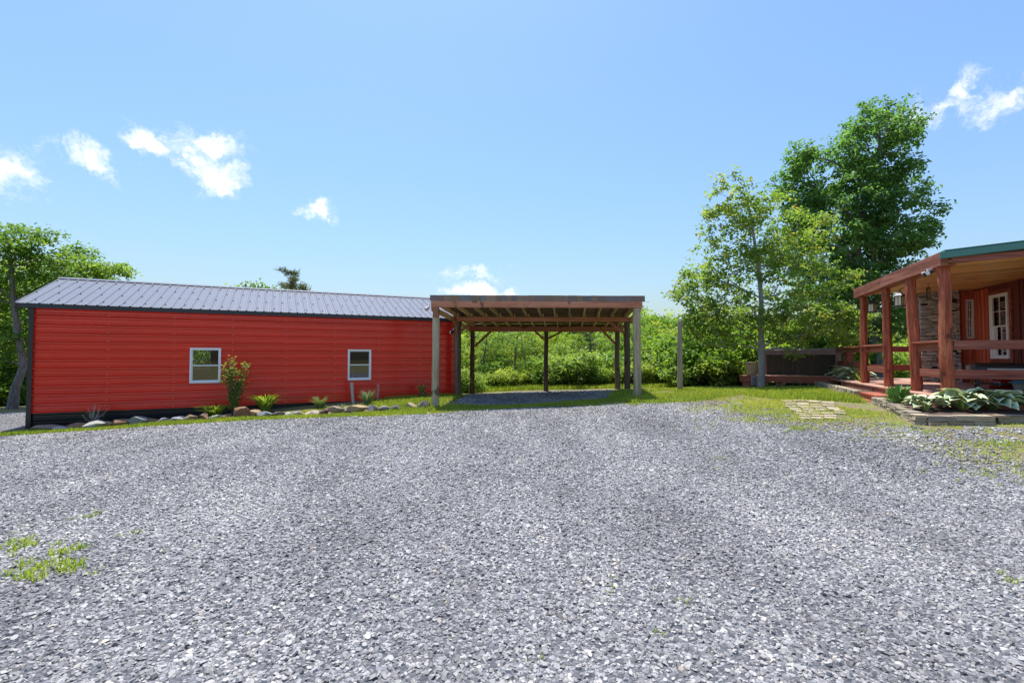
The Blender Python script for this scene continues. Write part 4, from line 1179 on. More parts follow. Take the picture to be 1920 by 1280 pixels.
# oak beyond the porch
rng = np.random.default_rng(9)
OD = 22.5; ob = at(1646, 700, OD); OG = gz(ob.x, ob.y); K = OD / FPX
def op(px, py, dy=0.0): return ((px - 1646) * K, dy, (668 - py) * K + EYE - OG)
ells = []
for (px, py, rx, rz, n, dy) in ((1650, 255, 82, 60, 30, 0), (1705, 330, 42, 40, 10, .3), (1560, 320, 75, 55, 20, .2), (1640, 360, 90, 60, 24, .5), (1682, 430, 78, 60, 26, -.3), (1600, 430, 85, 70, 24, 0),
                                (1718, 440, 36, 30, 7, 0), (1650, 520, 95, 55, 26, .2), (1560, 540, 70, 55, 16, .4), (1680, 590, 75, 40, 16, .3), (1600, 610, 60, 45, 12, .5), (1500, 300, 26, 20, 3, 0), (1505, 350, 36, 40, 6, .3), (1698, 240, 26, 30, 4, .2), (1525, 410, 55, 50, 14, -.2), (1500, 480, 45, 50, 10, 0)):
    x, y, z = op(px, py, dy); ells.append((x, y, z, rx * K, rx * K * .9, rz * K, n))
cl = fill(rng, ells, 1.4)
trunk = [(0, 0, -.2), (-.02, 0, .8), (-.12, .05, 2.0), (-.5, .1, 3.6), (-.85, .1, 5.2), (-.8, .05, 7.0), (-.3, 0, 8.8), (.2, 0, 10.4), (.4, 0, 11.4)]
wm = skeleton(rng, trunk, .26, cl, .016, .12, .01).mesh('trunk', M['bark_grey'], True)
V, F, rn = crown(rng, cl, .60, 13, 12, .185, .88, .13, .28, .5)
oak = tree('oak_tree', (ob.x, ob.y, OG), 0, wm, np_mesh('crown', V, F, M['leaf_oak'], False, {'rnd': rn}), 'tall dark green oak rising behind the porch roof', 'tree')
# second trunk by the oak
rng = np.random.default_rng(12); b2 = at(1611, 705, 24.0)
cl = fill(rng, [(-.6, .3, 5.0, 1.6, 1.6, 1.6, 14), (.5, .2, 6.5, 1.5, 1.5, 1.5, 12)])
wm = skeleton(rng, [(0, 0, -.2), (.1, 0, 1.4), (.0, 0, 3.0), (.1, 0, 4.6), (.2, .1, 6.4)], .16, cl, .014).mesh('trunk', M['bark_grey'], True)
V, F, rn = crown(rng, cl, .75, 16, 9, .18, .62, .17, .4, .5)
tree('oak_tree', (b2.x, b2.y, gz(b2.x, b2.y)), 0, wm, np_mesh('crown', V, F, M['leaf_oak'], False, {'rnd': rn}), 'slimmer second oak standing behind the deck railing', 'tree')

# trees by the far end of the barn
def left_tree(seed, px, d, ells_px, trunk, tr, size, label, mat, bark='bark_grey', rc=.6, n1=16, n2=9):
    rng = np.random.default_rng(seed); b = at(px, 760, d); G = gz(b.x, b.y); K = d / FPX; e = []
    for (qx, qy, rx, rz, n, dy) in ells_px:
        e.append(((qx - px) * K, dy, (668 - qy) * K + EYE - G, rx * K, rx * K * .9, rz * K, n))
    cl = fill(rng, e, .5)
    wm = skeleton(rng, trunk, tr, cl, .013, .12, .008).mesh('trunk', M[bark], True)
    V, F, rn = crown(rng, cl, rc, n1, n2, size, .62, .15, .42, .6)
    return tree('woodland_tree', (b.x, b.y, G), 0, wm, np_mesh('crown', V, F, M[mat], False, {'rnd': rn}), label, 'tree')
left_tree(31, 22, 19.0, ((10, 470, 55, 45, 16, 0), (-40, 520, 70, 60, 18, 0), (55, 545, 55, 50, 14, .8), (30, 600, 60, 45, 14, 1.2), (-10, 650, 70, 45, 14, .8), (60, 445, 22, 18, 3, 0), (85, 490, 24, 20, 4, .3)),
          [(0, 0, -.2), (.12, 0, .8), (.42, 0, 1.7), (.18, 0, 2.8), (-.05, 0, 4.2), (-.2, 0, 5.6), (-.3, 0, 6.6)], .16, .15, 'forked grey trunk tree with bright leaves at the barn end', 'leaf_wood')
left_tree(32, 130, 24.0, ((120, 510, 62, 34, 16, 0), (190, 515, 40, 24, 8, 0), (80, 560, 60, 50, 14, .5), (30, 620, 60, 60, 14, .6), (150, 470, 16, 12, 2, 0), (222, 500, 14, 14, 2, 0)),
          [(0, 0, -.2), (.1, 0, 1.6), (0, 0, 3.2), (.1, 0, 5.0), (.2, 0, 6.4)], .17, .17, 'tree with loose leafy tops showing over left end of barn roof', 'leaf_wood', 'bark_dark', .55)
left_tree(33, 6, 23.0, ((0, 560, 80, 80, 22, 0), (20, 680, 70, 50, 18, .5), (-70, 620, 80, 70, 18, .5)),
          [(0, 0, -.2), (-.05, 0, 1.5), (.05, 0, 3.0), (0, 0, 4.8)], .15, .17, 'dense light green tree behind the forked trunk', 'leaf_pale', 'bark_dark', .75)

# woodland on the slope behind the carport
KIND = {}
def variant(key, seed, h, w, ntr, leaf, mat, bark, rc, n1, n2, nc, base=.12, lean=.0):
    rng = np.random.default_rng(seed); cl = fill(rng, [(lean * h * .6, 0, h * (.5 + base / 2), w, w, h * (.5 - base / 2), nc), (lean * h * .3, 0, h * .35, w * .8, w * .8, h * .3, nc // 3)], .15 * h * base)
    tk = [(lean * h * f * .8 + rng.normal() * .05, rng.normal() * .05, h * f * .95 - .2) for f in np.linspace(0, 1, 7)]
    wm = skeleton(rng, tk, ntr, cl, .012, .12, .008).mesh('trunk', M[bark], True)
    V, F, rn = crown(rng, cl, rc, n1, n2, leaf, .65, .15, .34, .6)
    KIND[key] = (wm, np_mesh('crown', V, F, M[mat], False, {'rnd': rn}))
variant('broad', 41, 5.5, 2.2, .10, .19, 'leaf_wood', 'bark_dark', .58, 11, 9, 40, .28)
variant('broad2', 42, 6.2, 2.0, .11, .19, 'leaf_wood', 'bark_grey', .56, 11, 9, 38, .34)
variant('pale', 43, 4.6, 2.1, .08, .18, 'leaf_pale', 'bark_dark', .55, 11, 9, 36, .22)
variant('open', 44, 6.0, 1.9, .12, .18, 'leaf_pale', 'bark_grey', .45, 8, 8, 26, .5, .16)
variant('bush', 45, 2.0, 1.5, .04, .17, 'leaf_wood', 'bark_dark', .45, 12, 8, 26, .0)
variant('bush2', 46, 1.6, 1.3, .04, .16, 'leaf_pale', 'bark_dark', .42, 12, 8, 24, .0)
def pine(key, seed, h, r0):
    rng = np.random.default_rng(seed); m = MB(); m.tube([(rng.normal() * .06, 0, h * f - .2) for f in np.linspace(0, 1, 7)], [.12 * (1 - .8 * f) for f in np.linspace(0, 1, 7)], 8)
    P, D = [], []; z = h * .28
    while z < h * .99:
        f = 1 - (z - h * .28) / (h * .72)
        for k in range(rng.integers(3, 6)):
            a = rng.uniform(0, 6.28); L_ = r0 * (.25 + .75 * f) * rng.uniform(.6, 1.15); e = Vector((math.cos(a) * L_, math.sin(a) * L_, z + L_ * rng.uniform(-.05, .35)))
            b = Vector((0, 0, z)); m.tube([b, b.lerp(e, .5) + Vector((0, 0, -.03)), e], [.022, .015, .006], 4, False)
            for q in np.linspace(.35, 1.0, 5):
                c = b.lerp(e, q); n = 16; d = rng.normal(size=(n, 3)); d[:, 2] = np.abs(d[:, 2]) * .8 + .1; d /= np.linalg.norm(d, axis=1, keepdims=True)
                P.append(np.array(c) + d * .10 + rng.normal(size=(n, 3)) * .07); D.append(d)
        z += rng.uniform(.28, .5)
    P, D = np.vstack(P), np.vstack(D); n = len(P); B = np.cross(D, rng.normal(size=(n, 3))); B /= np.linalg.norm(B, axis=1, keepdims=True) + 1e-9
    V = np.stack([P - D * .11 - B * .012, P + D * .13 - B * .006, P + D * .13 + B * .006, P - D * .11 + B * .02], 1).reshape(-1, 3)
    KIND[key] = (m.mesh('trunk', M['bark_dark'], True), np_mesh('crown', V, np.arange(n * 4).reshape(n, 4), M['needle'], False, {'rnd': rng.random(n)}))
pine('pine', 51, 7.5, 1.9); pine('pine2', 52, 6.0, 1.5)
LBL = {'broad': 'rounded mid green tree in the woods behind carport', 'broad2': 'taller green tree with grey trunk in woods behind carport', 'pale': 'yellow green young tree in the woods behind carport',
       'open': 'thin leaning tree with open crown in woods behind carport', 'bush': 'green leafy bush at wood edge behind carport', 'bush2': 'pale green low bush at the wood edge',
       'pine': 'sparse grey green pine in the woods behind carport', 'pine2': 'small thin pine in the woods behind carport'}
NM = {'pine': 'pine_tree', 'pine2': 'pine_tree', 'bush': 'bush', 'bush2': 'bush'}
rw = random.Random(77)
def wood_tree(px, d, key, top_py=None, scale=None, label=None, group=True):
    p = at(px, 700, d); g = gz(p.x, p.y); hh = {'broad': 5.5, 'broad2': 6.2, 'pale': 4.6, 'open': 6.0, 'bush': 2.0, 'bush2': 1.6, 'pine': 7.5, 'pine2': 6.0}[key] * 1.06
    s = scale if scale else ((668 - top_py) * d / FPX + EYE - g) / hh
    nm = NM.get(key, 'woodland_tree')
    if group and not label:
        label = LBL[key].replace('behind carport', 'behind carport' if px < 1205 else ('behind the light post' if px < 1385 else 'behind the maple')).replace('at the wood edge', 'at wood edge behind carport' if px < 1205 else 'at wood edge behind light post')
        label = label.replace('in the woods', 'in woods').replace('in woods', 'in front row of woods' if d < 33 else ('in middle of woods' if d < 50 else 'at back of woods'))
    return tree(nm, (p.x, p.y, g), rw.uniform(0, 6.28), *KIND[key], label or LBL[key], nm.split('_')[-1], 'woodland behind the carport' if group else None, max(.5, s) * rw.uniform(.96, 1.04))
# nearest row
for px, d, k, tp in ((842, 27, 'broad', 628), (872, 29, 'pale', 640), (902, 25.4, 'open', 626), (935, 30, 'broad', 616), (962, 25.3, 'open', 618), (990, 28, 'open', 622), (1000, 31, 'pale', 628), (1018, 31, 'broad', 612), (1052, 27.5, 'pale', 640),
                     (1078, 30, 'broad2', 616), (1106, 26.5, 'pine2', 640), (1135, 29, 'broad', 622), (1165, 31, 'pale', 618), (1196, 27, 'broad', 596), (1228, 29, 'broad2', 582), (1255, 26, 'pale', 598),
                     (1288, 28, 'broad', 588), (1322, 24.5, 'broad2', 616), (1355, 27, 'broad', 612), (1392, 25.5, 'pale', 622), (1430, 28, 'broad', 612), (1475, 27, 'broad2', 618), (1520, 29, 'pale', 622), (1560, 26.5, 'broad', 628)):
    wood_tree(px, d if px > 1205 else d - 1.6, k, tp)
# second and third rows; more pale leaf colour here stands in for distance haze
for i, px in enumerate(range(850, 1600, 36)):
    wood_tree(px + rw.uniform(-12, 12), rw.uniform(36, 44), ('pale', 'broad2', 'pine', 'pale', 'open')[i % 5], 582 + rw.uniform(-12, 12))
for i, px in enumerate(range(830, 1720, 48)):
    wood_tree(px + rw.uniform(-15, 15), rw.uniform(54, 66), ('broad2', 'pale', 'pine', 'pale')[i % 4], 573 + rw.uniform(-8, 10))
# bushes at the edge
for px, d, k, s in ((868, 22.8, 'bush2', .7), (918, 25.2, 'bush', .6), (1010, 25.2, 'bush', .7), (1088, 24.6, 'bush2', 1.0), (1140, 25.5, 'bush', .8),
                    (1215, 24, 'bush', 1.1), (1245, 22.5, 'bush2', 1.0), (1300, 20.8, 'bush', 1.15), (1338, 20.2, 'bush', 1.2), (1372, 21, 'bush2', 1.2), (1265, 24, 'bush', 1.2), (1320, 23, 'bush', 1.5), (1404, 23, 'bush', 1.4), (1450, 24, 'bush', 1.5), (1500, 24.5, 'bush', 1.4),
                    (1545, 23.5, 'bush', 1.3), (1660, 27, 'bush2', 1.2), (1700, 30, 'bush', 1.3), (895, 24.3, 'bush2', .55), (940, 24.4, 'bush2', .6), (975, 24.6, 'bush2', .5), (1030, 24.3, 'bush2', .6), (1060, 24.6, 'bush2', .8), (1118, 24.4, 'bush2', .6), (1160, 24.2, 'bush2', .6), (1190, 24, 'bush2', .7), (1228, 21.5, 'bush2', .7), (1285, 19.6, 'bush2', .7), (1350, 19.3, 'bush2', .75)):
    wood_tree(px, d if px > 1205 else d - 2.0, k, None, s)
# left woods and the pines over the barn roof
for px, d, k, tp in ((-60, 22, 'broad', 520), (45, 28, 'pale', 590), (-30, 27, 'broad2', 500), (75, 30, 'broad', 560), (20, 33, 'broad', 540), (-110, 24, 'broad', 480), (-90, 30, 'broad2', 450), (40, 24.5, 'bush', 690), (8, 22.5, 'bush', 690), (60, 26, 'bush2', 680), (-30, 21.5, 'bush', 680)):
    tree_o = wood_tree(px, d, k, tp, None, {'broad': 'rounded green tree in the woods past barn end', 'broad2': 'tall grey trunk tree in woods past barn end', 'pale': 'yellow green tree in woods past barn end', 'bush': 'green bush along the lane past barn end', 'bush2': 'pale bush along the lane past barn end'}[k], False)
    tree_o['group'] = 'woods past the barn end'
o_ = wood_tree(480, 36, 'broad', 500, None, 'round topped tree showing over middle of barn roof', False); o_.scale.x *= .6; o_.scale.y *= .6
wood_tree(541, 31, 'pine', 484, None, 'pine top with spiky branches over the middle of barn roof', False)
wood_tree(560, 40, 'pine2', 512, None, 'lower pine top beside spiky pine over barn roof', False)
o_ = wood_tree(608, 46, 'broad', 541, None, 'small leafy tree top just clearing barn ridge', False); o_.scale.x *= .35; o_.scale.y *= .35
wood_tree(378, 30, 'broad', 600, None, 'green tree seen through barn windows behind barn', False)
wood_tree(330, 29, 'pale', 600, None, 'pale tree behind barn seen through the window', False)
# far wooded hillside, one mass
rng = np.random.default_rng(61); P, S = [], []
nfar = 520
fx, fy = rng.uniform(-190, 210, nfar), 72 + 190 * rng.random(nfar) ** 1.3
fg = gzv(fx, fy); LV, LF, LR = [], [], []
for x, y, g_ in zip(fx, fy, fg):
    r = rng.uniform(2.0, 3.6); n = 190; d = rng.normal(size=(n, 3)); d /= np.linalg.norm(d, axis=1, keepdims=True)
    P.append(np.array([x, y, g_ + r * 1.0]) + d * r * rng.uniform(.55, 1.05, (n, 1)) * np.array([1, 1, 1.15])); S.append(np.clip(rng.random() * .7 + rng.random(n) * .3, 0, 1))
P = np.vstack(P); V, F = leaf_quads(rng, P, .85, .4, None, .7)
ff = link('far_forest', np_mesh('far_forest', V, F, M['leaf_wood'], False, {'rnd': np.concatenate(S)}))
tag(ff, 'wooded hillside of green crowns far behind the carport', 'forest', kind='stuff')
# ------------------------------------------------------------------ rocks along the barn bed
t = NT('rock')
n1 = t.noise(5, 6, .65); n2 = t.noise(22, 5, .7)
c1 = t.n.new('ShaderNodeObjectInfo').outputs['Color']
c1 = t.mix(t.rng(n1, .55, .66, 0, .55, True), c1, (.46, .42, .36))
c1 = t.mix(1.0, c1, t.ramp(n2, [(.3, (.55,) * 3), (.7, (1.25,) * 3)]), 'MULTIPLY')
t.bump(n2, .8, .02); M['rock'] = t.done(c1, .9, 0, .2)
rmesh = []
for k in range(9):
    rs = np.random.default_rng(200 + k); bm = bmesh.new(); bmesh.ops.create_icosphere(bm, subdivisions=3, radius=.5)
    pl = rs.normal(size=(12, 3)); pl /= np.linalg.norm(pl, axis=1, keepdims=True); dd = rs.uniform(.24, .40, 12)
    ph = rs.uniform(0, 6, 6)
    for v in bm.verts:
        c = np.array(v.co)
        for n_, d_ in zip(pl, dd):            # broken flat faces
            e = c @ n_ - d_
            if e > 0: c = c - n_ * e * .99
        c += np.array([math.sin(9 * c[1] + ph[0]) * math.sin(7 * c[2] + ph[1]), math.sin(8 * c[2] + ph[2]) * math.sin(9 * c[0] + ph[3]), math.sin(10 * c[0] + ph[4]) * math.sin(8 * c[1] + ph[5])]) * .022
        v.co = c
    lo, hi = np.array([v.co for v in bm.verts]).min(0), np.array([v.co for v in bm.verts]).max(0)
    for v in bm.verts: v.co = (np.array(v.co) - (lo + hi) / 2) / (hi - lo)
    me = bpy.data.meshes.new('rock'); bm.to_mesh(me); bm.free(); me.materials.append(M['rock'])
    for f in me.polygons: f.use_smooth = True
    try: me.set_sharp_from_angle(angle=R(32))
    except Exception: pass
    rmesh.append(me)
ROCKS = [(80, 806, 44, 10), (108, 808, 30, 10), (139, 805, 38, 14), (172, 804, 33, 16), (200, 801, 25, 12), (227, 799, 29, 15), (255, 797, 31, 18), (281, 794, 28, 11), (305, 793, 24, 11), (329, 791, 27, 11), (354, 789, 26, 13),
         (380, 787, 25, 14), (402, 786, 23, 9), (421, 785, 17, 9), (445, 784, 28, 24), (471, 781, 26, 14), (494, 781, 27, 11), (520, 780, 25, 9), (537, 779, 15, 7), (555, 779, 23, 9), (585, 779, 28, 11), (607, 777, 17, 11), (629, 776, 30, 16),
         (648, 774, 20, 9), (667, 773, 38, 15), (697, 771, 21, 14), (721, 771, 28, 11), (741, 770, 23, 11), (768, 767, 25, 14), (794, 767, 26, 18)]
LR = {14: 'largest upright red brown boulder among stones edging the barn bed', 29: 'dark pitted boulder next to the left carport post', 28: 'tan boulder next to the dark pitted one by carport', 0: 'long flat tan stone at barn corner',
      22: 'broad tan boulder below the right barn window', 24: 'wide grey tan boulder beside the lichened stake', 21: 'small dark plum stone in the barn bed edging', 20: 'pale cream stone in the barn bed edging'}
rr = random.Random(6)
RCOL = {'tan': (.40, .29, .18), 'grey': (.27, .26, .24), 'pale grey': (.43, .41, .38), 'brown': (.30, .19, .11), 'red brown': (.28, .14, .085), 'dark': (.13, .115, .10), 'cream': (.52, .47, .38), 'plum': (.15, .085, .085)}
RC = ['tan', 'pale grey', 'brown', 'pale grey', 'tan', 'brown', 'grey', 'brown', 'grey', 'pale grey', 'brown', 'brown', 'cream', 'brown', 'red brown', 'tan', 'grey', 'dark', 'cream', 'grey', 'cream', 'plum', 'tan', 'grey', 'tan', 'grey', 'grey', 'dark', 'tan', 'dark']
for i, (px, py, w, h) in enumerate(ROCKS):
    p = gpx(px, py); s = p.y / FPX
    o = link('rock', rmesh[i % 9], None, (p.x, p.y + .08, p.z + h * s * .40), (rr.uniform(-.12, .12), rr.uniform(-.12, .12), rr.uniform(0, 6.28) if abs(w - h) < 12 else math.atan2(BU.y, BU.x) + rr.uniform(-.3, .3)), (w * s * 1.06, max(h * s, w * s * .62), h * s * 1.02))
    cn = RC[i]; o.color = (*[c * rr.uniform(.9, 1.1) for c in RCOL[cn]], 1)
    near = ('dry twig bush' if px < 215 else 'black base under left window' if px < 375 else 'low daylily' if px < 425 else 'tall shrub' if px < 460 else 'big daylily' if px < 545 else 'left iris' if px < 615 else 'lichened stake' if px < 690 else 'right iris' if px < 745 else 'carport post')
    tag(o, LR.get(i, ('flat ' if w > 2.2 * h else 'blocky ' if w < 1.8 * h else 'rough ') + cn + ' stone edging barn bed near ' + near), 'rock', 'stones edging the bed along the barn')

# ------------------------------------------------------------------ plants
leafmat('blade_green', [(0, (.15, .26, .04)), (.5, (.25, .38, .06)), (.85, (.36, .47, .09)), (1, (.5, .46, .18))], .45, .45)
leafmat('blade_blue', [(0, (.10, .17, .09)), (.6, (.17, .25, .13)), (1, (.26, .33, .18))], .5, .3)
leafmat('blade_dark', [(0, (.04, .10, .03)), (1, (.09, .17, .05))], .5, .3)
leafmat('shrub_leaf', [(0, (.13, .22, .04)), (.5, (.26, .36, .07)), (.85, (.42, .48, .13)), (1, (.55, .5, .22))], .45, .45)
leafmat('dry_leaf', [(0, (.18, .10, .05)), (.6, (.30, .20, .10)), (1, (.20, .24, .07))], .7, .2)
def off_wall(p, gap):
    d = (Vector((p.x, p.y, 0)) - BC).dot(BN)
    if p.x < -1.5 and d > -gap: p = p - BN * (d + gap); p.z = gz(p.x, p.y)
    return p
def blades(rng, n, h, spread, width, arch=.6, segs=4, base_r=.06, wilt=.12):
    V, F, A = [], [], []
    for i in range(n):
        a = rng.uniform(0, 6.28); r0 = base_r * math.sqrt(rng.random()); b = np.array([math.cos(a) * r0, math.sin(a) * r0, -.02])
        out = rng.normal() * .35 + a; d = np.array([math.cos(out), math.sin(out), 0]); side = np.array([-d[1], d[0], 0])
        H = h * rng.uniform(.6, 1.1); S = spread * rng.uniform(.4, 1.1); o = len(V); rv = rng.random()
        for k in range(segs + 1):
            f = k / segs; z = H * (f * 1.35 - f * f * arch * 1.05); rad = S * f ** 1.6
            w = width * (1 - f) ** .7 * (.5 + .9 * min(f * 4, 1)) * .5 + .0008; c = b + d * rad + np.array([0, 0, z])
            V += [c - side * w, c + side * w]
        for k in range(segs): F.append((o + 2 * k, o + 2 * k + 1, o + 2 * k + 3, o + 2 * k + 2)); A.append(rv)
    return np.array(V), np.array(F), np.array(A)
def clump(px, py, n, h_px, w_px, width, mat, name, label, cat, seed, arch=.6, group=None, dz=0.0, dy=0.0):
    p = gpx(px, py); s = p.y / FPX; rng = np.random.default_rng(seed)
    V, F, A = blades(rng, n, h_px * s * 1.25, w_px * s * .5, width, arch, 5, w_px * s * .12)
    p.y += dy; p = off_wall(p, .8)
    o = link(name, np_mesh(name, V, F, M[mat], True, {'rnd': A}), None, (p.x, p.y, p.z + dz))
    return tag(o, label, cat, group)
clump(400, 781, 170, 32, 70, .028, 'blade_green', 'daylily', 'low arching daylily clump left of the tall shrub', 'plant', 1, .75, dy=.12)
clump(493, 774, 200, 44, 66, .03, 'blade_green', 'daylily', 'big arching daylily clump right of the tall shrub', 'plant', 2, .7, dy=.12)
clump(597, 767, 80, 22, 42, .03, 'blade_blue', 'iris_clump', 'grey green iris fan midway between barn windows', 'plant', 3, .45, dy=.1)
clump(687, 760, 80, 26, 38, .03, 'blade_blue', 'iris_clump', 'grey green iris fan under the right barn window', 'plant', 4, .45, dy=.1)
clump(620, 769, 26, 9, 26, .02, 'blade_green', 'weed', 'small weed tuft beside the iris in barn bed', 'plant', 5, .5)
clump(640, 768, 26, 11, 22, .02, 'blade_blue', 'weed', 'small weed tuft near the lichened stake', 'plant', 6, .5)
clump(1606, 727, 24, 38, 40, .022, 'blade_dark', 'iris_clump', 'tall dark iris leaves standing beside porch steps', 'plant', 7, .25, dz=.1)
clump(1617, 733, 40, 24, 26, .03, 'blade_green', 'iris_clump', 'bright green leaf tuft beside the porch steps', 'plant', 8, .3, dz=.12)
clump(912, 733, 60, 12, 30, .02, 'blade_green', 'grass_tuft', 'lush grass tuft behind the carport gravel', 'plant', 9, .4)
def shrub(px, py, h_px, w_px, seed, nst, nleaf, size, mat, name, label, bark, bare=0.0, dy=.1):
    p = gpx(px, py); s = p.y / FPX; H, W = h_px * s, w_px * s * .5; rng = np.random.default_rng(seed); m = MB(); P = []
    for k in range(nst):
        a = rng.uniform(0, 6.28); r = W * rng.uniform(.2, 1); e = Vector((math.cos(a) * r, math.sin(a) * r, H * (rng.uniform(.55, 1.0) if k else 1.0))); b = Vector((rng.normal() * .03, rng.normal() * .03, -.03))
        if k == 0: e.x *= .2; e.y *= .2
        md = b.lerp(e, .5) + Vector((-math.cos(a), -math.sin(a), 0)) * r * .22
        pts = [b, b.lerp(md, .6), md, md.lerp(e, .5) + Vector(rng.normal(size=3)) * .02, e]; m.tube(pts, [.012, .010, .008, .006, .003], 5, False)
        for q in range(nleaf // nst):
            f = rng.uniform(bare, 1) ** .8; i = min(3, int(f * 4)); c = pts[i].lerp(pts[i + 1], f * 4 - i); P.append(np.array(c) + rng.normal(size=3) * W * .14)
    p.y += dy; p = off_wall(p, .72)
    o = empty(name, (p.x, p.y, p.z), 0, label, 'shrub')
    m.build('stems', M[bark], o)
    V, F = leaf_quads(rng, np.array(P), size, .3, None, .6); link('leaves', np_mesh('leaves', V, F, M[mat], False, {'rnd': rng.random(len(P))}), o)
    return o
shrub(437, 771, 100, 46, 21, 22, 1300, .075, 'shrub_leaf', 'tall_shrub', 'tall upright yellow green shrub between barn windows', 'bark_grey', .08, .22)
shrub(180, 798, 42, 54, 22, 14, 90, .05, 'dry_leaf', 'dry_shrub', 'nearly bare reddish twig bush by black barn base', 'bark_pale', .4, .15)
shrub(785, 744, 27, 20, 23, 7, 170, .07, 'shrub_leaf', 'small_shrub', 'small leafy shrub at right end of barn wall', 'bark_grey', .05, .1)
# lichened stake and dry stalks
p = off_wall(gpx(664, 757), .15); s = p.y / FPX
tag(log('wooden_stake', M['bark_pale'], None, (p.x, p.y, p.z - .1), (p.x - 5 * s, p.y, p.z + 40 * s), .055, .045, 81, 9, .012, 8), 'short whitish lichened stake under right barn window', 'stake')
p = off_wall(gpx(708, 752), .12); m = MB(); s = p.y / FPX
m.tube([(0, 0, -.05), (-.01, 0, 32 * s)], .012, 6).tube([(.03, .02, -.05), (.035, .02, 31 * s)], .010, 6).tube([(-.01, 0, 8 * s), (-.10, .0, 19 * s)], .006, 5)
tag(m.build('dry_stalk', M['bark_pale'], None, loc=(p.x, p.y, p.z)), 'dry brown double stalk beside iris at barn', 'stalk')
# ------------------------------------------------------------------ stone edged beds, hostas
t = NT('block_stone')
n1 = t.noise(7, 6, .65, stretch=(1, 1, 2)); n2 = t.noise(45, 4, .7)
c1 = t.ramp(n1, [(.3, (.24, .20, .14)), (.5, (.37, .31, .22)), (.72, (.46, .41, .31))])
c1 = t.mix(1.0, c1, t.ramp(t.rnd(), [(0, (.75, .75, .78)), (1, (1.2, 1.18, 1.1))]), 'MULTIPLY'); t.bump(t.math('ADD', n1, t.math('MULTIPLY', n2, .4)), .7, .015)
M['block_stone'] = t.done(c1, .9, 0, .2)
simple('mulch', (.07, .04, .026), (.15, .09, .06), 40, .95, .9, .03, var=0)
bsh = []
for k in range(6):
    rs = np.random.default_rng(300 + k); m = MB().box(-.5, .5, -.5, .5, -.5, .5); me = m.mesh('block', M['block_stone'], False, .0)
    bm = bmesh.new(); bm.from_mesh(me); bmesh.ops.subdivide_edges(bm, edges=bm.edges[:], cuts=2, use_grid_fill=True)
    for v in bm.verts: v.co += Vector(rs.normal(size=3) * np.array([.008, .03, .02]))
    bm.to_mesh(me); bm.free(); bsh.append(me)
def block_wall(pts, label, h, courses, lmin, lmax, thick, seed, top=None):
    rs = random.Random(seed); P = [gpx(*q) for q in pts]; o = empty('stone_edging', P[0], 0, label, 'stone edging'); b0 = P[0].copy()
    for c in range(courses):
        for a, b in zip(P[:-1], P[1:]):
            d = b - a; d.z = 0; L_ = d.length; d.normalize(); n_ = Vector((-d.y, d.x, 0)); x = 0
            while x < L_ - .02:
                w = rs.uniform(lmin, lmax); w = L_ - x if L_ - x - w < lmin * .6 else w
                q = a + d * (x + w / 2); ch = h / courses; zz = gz(q.x, q.y) + (c + .5) * ch - .03
                k = link('block', rs.choice(bsh), o, Vector((q.x, q.y, zz)) + n_ * (thick / 2 + rs.uniform(-.012, .012)) - b0, (rs.uniform(-.02, .02), 0, math.atan2(d.y, d.x) + rs.uniform(-.03, .03)), (w - .008, thick, ch - .006)); x += w
    return o
block_wall([(1634, 757), (1662, 769), (1690, 783), (1716, 796)], 'tan stone edging running from the wooden step along hosta bed', .19, 2, .2, .4, .2, 1)
block_wall([(1717, 796), (1738, 797)], 'short stone corner return in edging of hosta bed', .17, 2, .2, .3, .2, 2)
block_wall([(1743, 798), (1868, 798)], 'long tan block edging in front of big hostas', .19, 2, .2, .5, .2, 3)
block_wall([(1874, 794), (1975, 793)], 'low grey stone edging past end of tan blocks', .16, 1, .5, .8, .2, 4)
block_wall([(1528, 724), (1545, 729), (1573, 736), (1601, 745)], 'dark weathered block edging of shady hosta bed', .2, 1, .25, .4, .2, 5)
def bed(name, px, lift, label):
    poly = [gpx(*q) for q in px] if not isinstance(px[0], Vector) else px
    P = np.array([(p.x, p.y) for p in poly]); o, _ = sheet(name, P, M['mulch'], lift, .25); tag(o, label, 'bed', kind='structure'); return o
bed('hosta_bed', [gpx(1640, 756), gpx(1690, 781), gpx(1718, 793), gpx(1800, 795), gpx(1920, 792), gpx(1990, 790), hw(1.9, -.1, 0), hw(-.15, -.1, 0), hw(-.15, 1.75, 0), hw(-.5, 1.85, 0)], .12, 'dark mulch bed before the porch')
bed('shade_bed', [gpx(1534, 722), gpx(1573, 734), gpx(1601, 742), hw(-.3, 3.1, 0), hw(-.3, 7.2, 0)], .13, 'dark mulch bed beside the porch')
